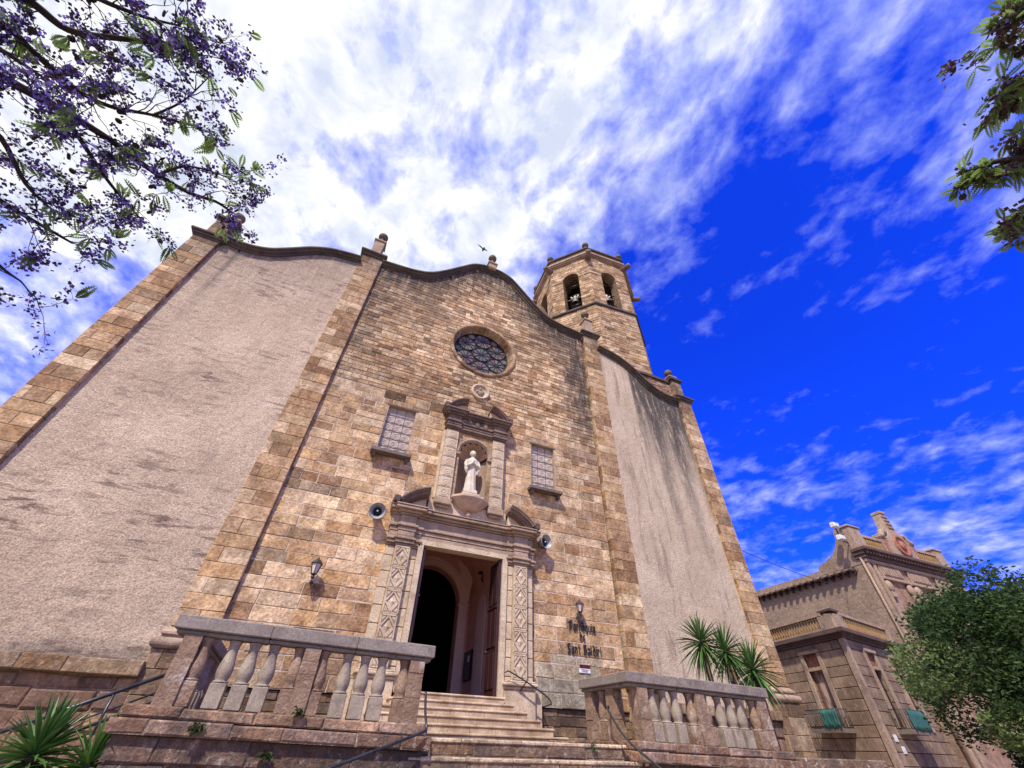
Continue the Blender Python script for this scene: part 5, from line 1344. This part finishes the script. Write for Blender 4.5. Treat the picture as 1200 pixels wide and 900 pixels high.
for u, z in ((.9, 2.45), (1.35, 1.9), (.95, .9)):
    pts = [Cc+dF*(u+s_)+nF*w_+V((0, 0, z+t_)) for w_ in (.02, .06) for s_, t_ in ((0, 0), (.42, 0), (.42, .34), (0, .34))]
    m_.add(pts, [(0, 1, 2, 3), (7, 6, 5, 4), (0, 4, 5, 1), (1, 5, 6, 2), (2, 6, 7, 3), (3, 7, 4, 0)])
tag(m_.build('street_sign', 'white_paint', bd), 'white plates on the corner of the wing')
# floodlights on the gable end
fl = empty('floodlight', (X0-.1, Y0+.2, ZC+2.2), 'pair of white floodlights on a bracket at the edge of the town house gable', 'floodlight')
m_ = MB(); m_.tube([(X0, Y0+.3, ZC+.9), (X0-.9, Y0+.3, ZC+1.0), (X0-.9, Y0+.3, ZC+2.0), (X0-1.0, Y0+.3, ZC+2.3)], .06, 8); m_.build('bracket', 'rail_metal', fl)
for x, z, rz in ((X0-1.1, ZC+2.35, 0), (X0-1.1, ZC+1.15, 0)):
    m_ = MB(); m_.bbox(x-.33, x+.33, Y0-.05, Y0+.4, z-.22, z+.26, .07); m_.bbox(x-.27, x+.27, Y0-.09, Y0-.04, z-.15, z+.19, .01); m_.build('lamp_head', 'white_paint', fl)
# overhead cable
m_ = MB(); a_, b_ = V((13.7, .5, 9.2)), V((40, 11, 13.4)); m_.tube([a_.lerp(b_, t/12)-V((0, 0, 1.2*(t/12)*(1-t/12))) for t in range(13)], .02, 5)
tag(m_.build('overhead_cable', 'dark_metal', None, a_), 'thin dark cable strung from the church corner to the town house', 'cable')

# ------------------------------------------------------------------ trees
def leaf_quad(m_, p, L, W, c, rr_=rnd):
    a = rr_.uniform(0, 2*pi); z = rr_.uniform(-.5, .9); q = math.sqrt(max(0, 1-z*z)); d = V((math.cos(a)*q, math.sin(a)*q, z*.8)).normalized()
    s_ = d.cross(V((rr_.uniform(-1, 1), rr_.uniform(-1, 1), rr_.uniform(.2, 1)))).normalized()
    m_.add([p, p+d*L*.5+s_*W, p+d*L, p+d*L*.5-s_*W], [(0, 1, 2, 3)], c)
def broad_tree(name, label, base, zc, rx, rz, nl, cols, leaf, seed, group, trim=None):
    r_ = random.Random(seed); o = empty(name, base, label, 'tree', group); b = V(base)
    t = MB(); top = b+V((0, 0, zc))
    t.tube([b, b+V((.1, 0, zc*.25)), b+V((.05, .1, zc*.55)), top], [.22*rx/3, .18*rx/3, .15*rx/3, .06], 10)
    lobes = []
    for i in range(58):
        a = r_.uniform(0, 2*pi); z = r_.uniform(-.95, 1); q = math.sqrt(1-z*z); k = r_.uniform(.55, .92)
        c = top+V((rx*k*q*math.cos(a), rx*k*q*math.sin(a), rz*k*z))
        if trim and (c-top).z < -.15*rz and (c-top).dot(trim) > .30*rx: continue
        lobes.append((c, r_.uniform(.17, .36)*rx))
        if i % 2 == 0: t.tube([b+V((.05, .08, zc*r_.uniform(.35, .7))), (top+c)/2+V((0, 0, -.2)), c], [.07, .045, .015], 6)
    t.build('trunk', 'bark', o)
    m_ = MB()
    for c, R in lobes:
        hue = r_.choice(cols)
        for i in range(nl//len(lobes)):
            a = r_.uniform(0, 2*pi); z = r_.uniform(-1, 1); q = math.sqrt(1-z*z); k = R*r_.uniform(.35, 1.0)**.5*(1+.22*math.sin(a*4+c.x*3)*math.sin(z*5))
            p = c+V((k*q*math.cos(a), k*q*math.sin(a), k*z*.8)); s_ = r_.uniform(.65, 1.3)
            leaf_quad(m_, p, leaf*r_.uniform(.7, 1.3), leaf*.26, tuple(x*s_ for x in hue), r_)
    m_.build('crown', 'leaf_green', o)
GR = [(.075, .135, .035), (.045, .085, .025), (.12, .185, .05), (.17, .235, .08), (.06, .105, .033)]
tp_ = CAM+V((math.sin(math.radians(70.3))*24, math.cos(math.radians(70.3))*24, 0)); 
broad_tree('street_tree', 'dense round green tree in front of the town house', (tp_.x, tp_.y, 0), 3.3, 3.95, 3.4, 84000, GR, .15, 5, 'street trees on the right', V((-.34, .94, 0)))
broad_tree('street_tree', 'darker tree beyond the dense round tree, at the right edge', (35.5, -.6, 0), 7.2, 3.6, 3.0, 8000, [(.035, .06, .025), (.045, .075, .03)], .30, 8, 'street trees on the right')

# jacarandas: traced limbs, grown twigs, flower clusters, feathery leaves, pods
def jacaranda(label, base, trunk_pts, limbs, seed, ntw, pal, ext, leafy, pods, lsc=1.0, brown=0.0):
    r_ = random.Random(seed); o = empty('jacaranda_tree', base, label, 'tree', 'jacaranda trees framing the view')
    w_ = MB(); fl_ = MB(); lf = MB(); pd = MB()
    w_.tube(cr(trunk_pts, 4), [.24-.15*i/(4*(len(trunk_pts)-1)) for i in range(4*(len(trunk_pts)-1)+1)], 10)
    pods_done = []
    def pod_at(q, ax):
        if len(pods_done) >= 95: return
        if not pods_done:
            b = MB(); b.lathe([(.005, -.011), (.026, -.008), (.031, 0), (.026, .008), (.005, .011)], WL[o], 10, None, False); c_ = b.build('seed_pod', 'pod', o)
        else:
            c_ = pods_done[0].copy(); COL.objects.link(c_); c_.parent = o; WL[c_] = WL[o]
        c_.location = q-WL[o]; c_.rotation_euler = ax.to_track_quat('Z', 'Y').to_euler(); pods_done.append(c_)
    tips = []
    def twig(p, d, L, r, depth):
        n = 5; pts = [p]; q = p
        for i in range(n):
            d = (d+V((r_.uniform(-1, 1), r_.uniform(-1, 1), r_.uniform(-.9, .75)))*.42).normalized(); q = q+d*(L/n); pts.append(q)
        w_.tube(pts, [r*(1-.75*i/n) for i in range(n+1)], 5, False)
        if depth > 0:
            for i in range(r_.randint(2, 3)):
                k = r_.randint(2, n); twig(pts[k], (d+V((r_.uniform(-1, 1), r_.uniform(-1, 1), r_.uniform(-.8, .8)))*.9).normalized(), L*r_.uniform(.45, .7), r*.55, depth-1)
        tips.append((q, d))
        if depth <= 1 and r_.random() < .5: tips.append((pts[n//2], d))
    for lp, r0, dens in limbs:
        pts = cr(lp, 5); n = len(pts)
        w_.tube(pts, [r0*(1-.72*i/(n-1)) for i in range(n)], 7, False)
        for i in range(int(ntw*dens)):
            k = r_.randint(int(n*.18), n-1); d = (pts[min(k+1, n-1)]-pts[max(0, k-1)]).normalized()
            twig(pts[k], (d*.7+V((r_.uniform(-1, 1), r_.uniform(-1, 1), r_.uniform(-.9, .8)))).normalized(), ext*r_.uniform(.45, 1.0), max(.006, r0*.15), 2)
    for p, d in tips:
        u = r_.random()
        if brown and r_.random() < brown:
            for i in range(r_.randint(6, 14)):
                a = p+V((r_.gauss(0, .03), r_.gauss(0, .03), r_.gauss(0, .03))); s_ = r_.uniform(.6, 1.4); leaf_quad(fl_, a, .04, .02, tuple(x*s_ for x in (.10, .065, .05)), r_)
        if u < pal[0]:
            n = r_.randint(9, 22)
            for i in range(n):
                a = p+V((r_.gauss(0, .030), r_.gauss(0, .030), r_.gauss(0, .036)))
                s_ = r_.uniform(.6, 1.25); c = r_.choice([(.20, .14, .50), (.13, .085, .34), (.28, .21, .62), (.055, .032, .12), (.045, .025, .06), (.04, .025, .04)])
                leaf_quad(fl_, a, .036, .014, tuple(x*s_ for x in c), r_)
        if r_.random() < leafy:
            for j in range(r_.randint(1, 3)):
                dd = (d+V((r_.uniform(-1, 1), r_.uniform(-1, 1), r_.uniform(-.9, .3)))).normalized(); L = r_.uniform(.18, .34)*lsc; sd = dd.cross(V((0, 0, 1))); sd = sd.normalized() if sd.length > .1 else V((1, 0, 0))
                g_ = r_.uniform(.7, 1.4); c = (.17*g_, .25*g_, .075*g_)
                for i in range(9):
                    q = p+dd*(L*(i+1)/9)+V((0, 0, -.12*L*(i/9)**2)); ww = .075*lsc*math.sin(pi*(i+1.5)/11)
                    for sx in (-1, 1):
                        e_ = q+sd*sx*ww+dd*.02
                        lf.add([q, (q+e_)/2+dd*.013, e_, (q+e_)/2-dd*.013], [(0, 1, 2, 3)], c)
        if r_.random() < pods:
            q = p+V((r_.uniform(-.03, .03), r_.uniform(-.03, .03), -.08)); ax = V((r_.uniform(-1, 1), r_.uniform(-1, 1), r_.uniform(-.4, .4))).normalized()
            pod_at(q, ax); w_.tube([p, q+V((0, 0, .03))], .003, 4, False)
    w_.build('branches', 'bark', o); fl_.build('blossom', 'petal', o); lf.build('foliage', 'leaf_green', o)
D = 6.2
A = lambda x, y, d=D: at(x, y, d)
root = A(-230, 40, 6.4)
base = (root.x-.9, root.y-.3, 0)
limbsL = [([root, A(-60, 60), A(0, 90), A(70, 128), A(130, 165, 6.3), A(185, 205, 6.5), A(222, 226, 6.6), A(252, 236, 6.7), A(268, 246, 6.8)], .05, 1.25),
          ([A(185, 205, 6.5), A(215, 195, 6.5), A(245, 200, 6.6), A(270, 210, 6.6)], .018, .6),
          ([A(180, 135, 6.2), A(215, 118, 6.2), A(245, 90, 6.2)], .014, .4),
          ([A(200, 52, 6.1), A(222, 44, 6.1), A(243, 48, 6.1)], .014, .4),
          ([root, A(-60, -30), A(28, -2), A(80, 35), A(140, 45, 6.0), A(200, 52, 6.1), A(228, 60, 6.1)], .045, 1.0),
          ([A(-60, 60), A(0, 30), A(40, 62), A(90, 105), A(130, 125, 6.1), A(180, 135, 6.2), A(235, 150, 6.3)], .036, 1.0),
          ([A(70, 128), A(95, 165, 6.3), A(125, 210, 6.4), A(150, 240, 6.5), A(170, 262, 6.5)], .026, .8),
          ([root, A(-80, 180, 5.8), A(0, 235, 5.8), A(45, 262, 5.8), A(85, 285, 5.9)], .034, .6),
          ([root, A(-90, 140, 5.6), A(-10, 150, 5.6), A(30, 215, 5.7), A(60, 245, 5.7)], .032, .6),
          ([A(-80, 180, 5.8), A(-40, 270, 5.6), A(0, 312, 5.6), A(25, 330, 5.6)], .024, .3),
          ([A(28, -2), A(70, -20, 5.9), A(130, 5, 5.9), A(170, 20, 6.0), A(210, 30, 6.0)], .03, .6),
          ([A(-60, -30), A(-20, 40, 5.5), A(20, 70, 5.4), A(50, 90, 5.4)], .03, .45)]
jacaranda('flowering jacaranda with purple blossom and bare branches at the upper left', base, [V(base), V(base)+V((.1, 0, 2)), V(base)+V((.3, .1, 4)), root], limbsL, 3, 21, (.33,), .45, .06, .07, .55)
root2 = A(1330, 120, 6.6); base2 = (root2.x+.8, root2.y-.5, 0)
limbsR = [([root2, A(1255, 170), A(1205, 185), A(1165, 190), A(1130, 205)], .05, .75),
          ([root2, A(1250, 20), A(1210, 15), A(1180, 25), A(1160, 38)], .045, .8),
          ([root2, A(1260, 90), A(1215, 95), A(1180, 105), A(1165, 115)], .028, .7),
          ([A(1255, 170), A(1220, 225), A(1205, 245), A(1195, 255)], .02, .35)]
jacaranda('jacaranda branch tips with green leaves and pods at the upper right edge', base2, [V(base2), V(base2)+V((-.1, 0, 2.2)), V(base2)+V((-.3, .1, 4.2)), root2], limbsR, 11, 11, (.10,), .22, .52, .16, .5, .35)

# ------------------------------------------------------------------ bird
bp = V((-1.08, -1.0, 24.1)); bird = MB()
bd_ = V((-.3, .2, 1)).normalized()
bird.tube([bp-V((.03, 0, .34)), bp-V((.02, 0, .2)), bp, bp+V((.05, 0, .14)), bp+V((.08, 0, .2))], [.01, .05, .075, .05, .012], 8)
for s, tip in ((-1, V((-.42, -.06, .16))), (1, V((.30, .05, .05)))):
    q = [bp+V((s*.05, 0, .09)), bp+tip*.5+V((0, 0, .09)), bp+tip, bp+tip*.5+V((0, 0, -.06)), bp+V((s*.05, 0, -.05))]
    bird.add(q+[x+V((0, .012, 0)) for x in q], [(0, 1, 2, 3, 4), (9, 8, 7, 6, 5)]+[(i, (i+1) % 5, (i+1) % 5+5, i+5) for i in range(5)])
tag(bird.build('bird', 'bird_black', None, bp), 'dark bird in flight with open wings just left of the gable ball', 'bird')
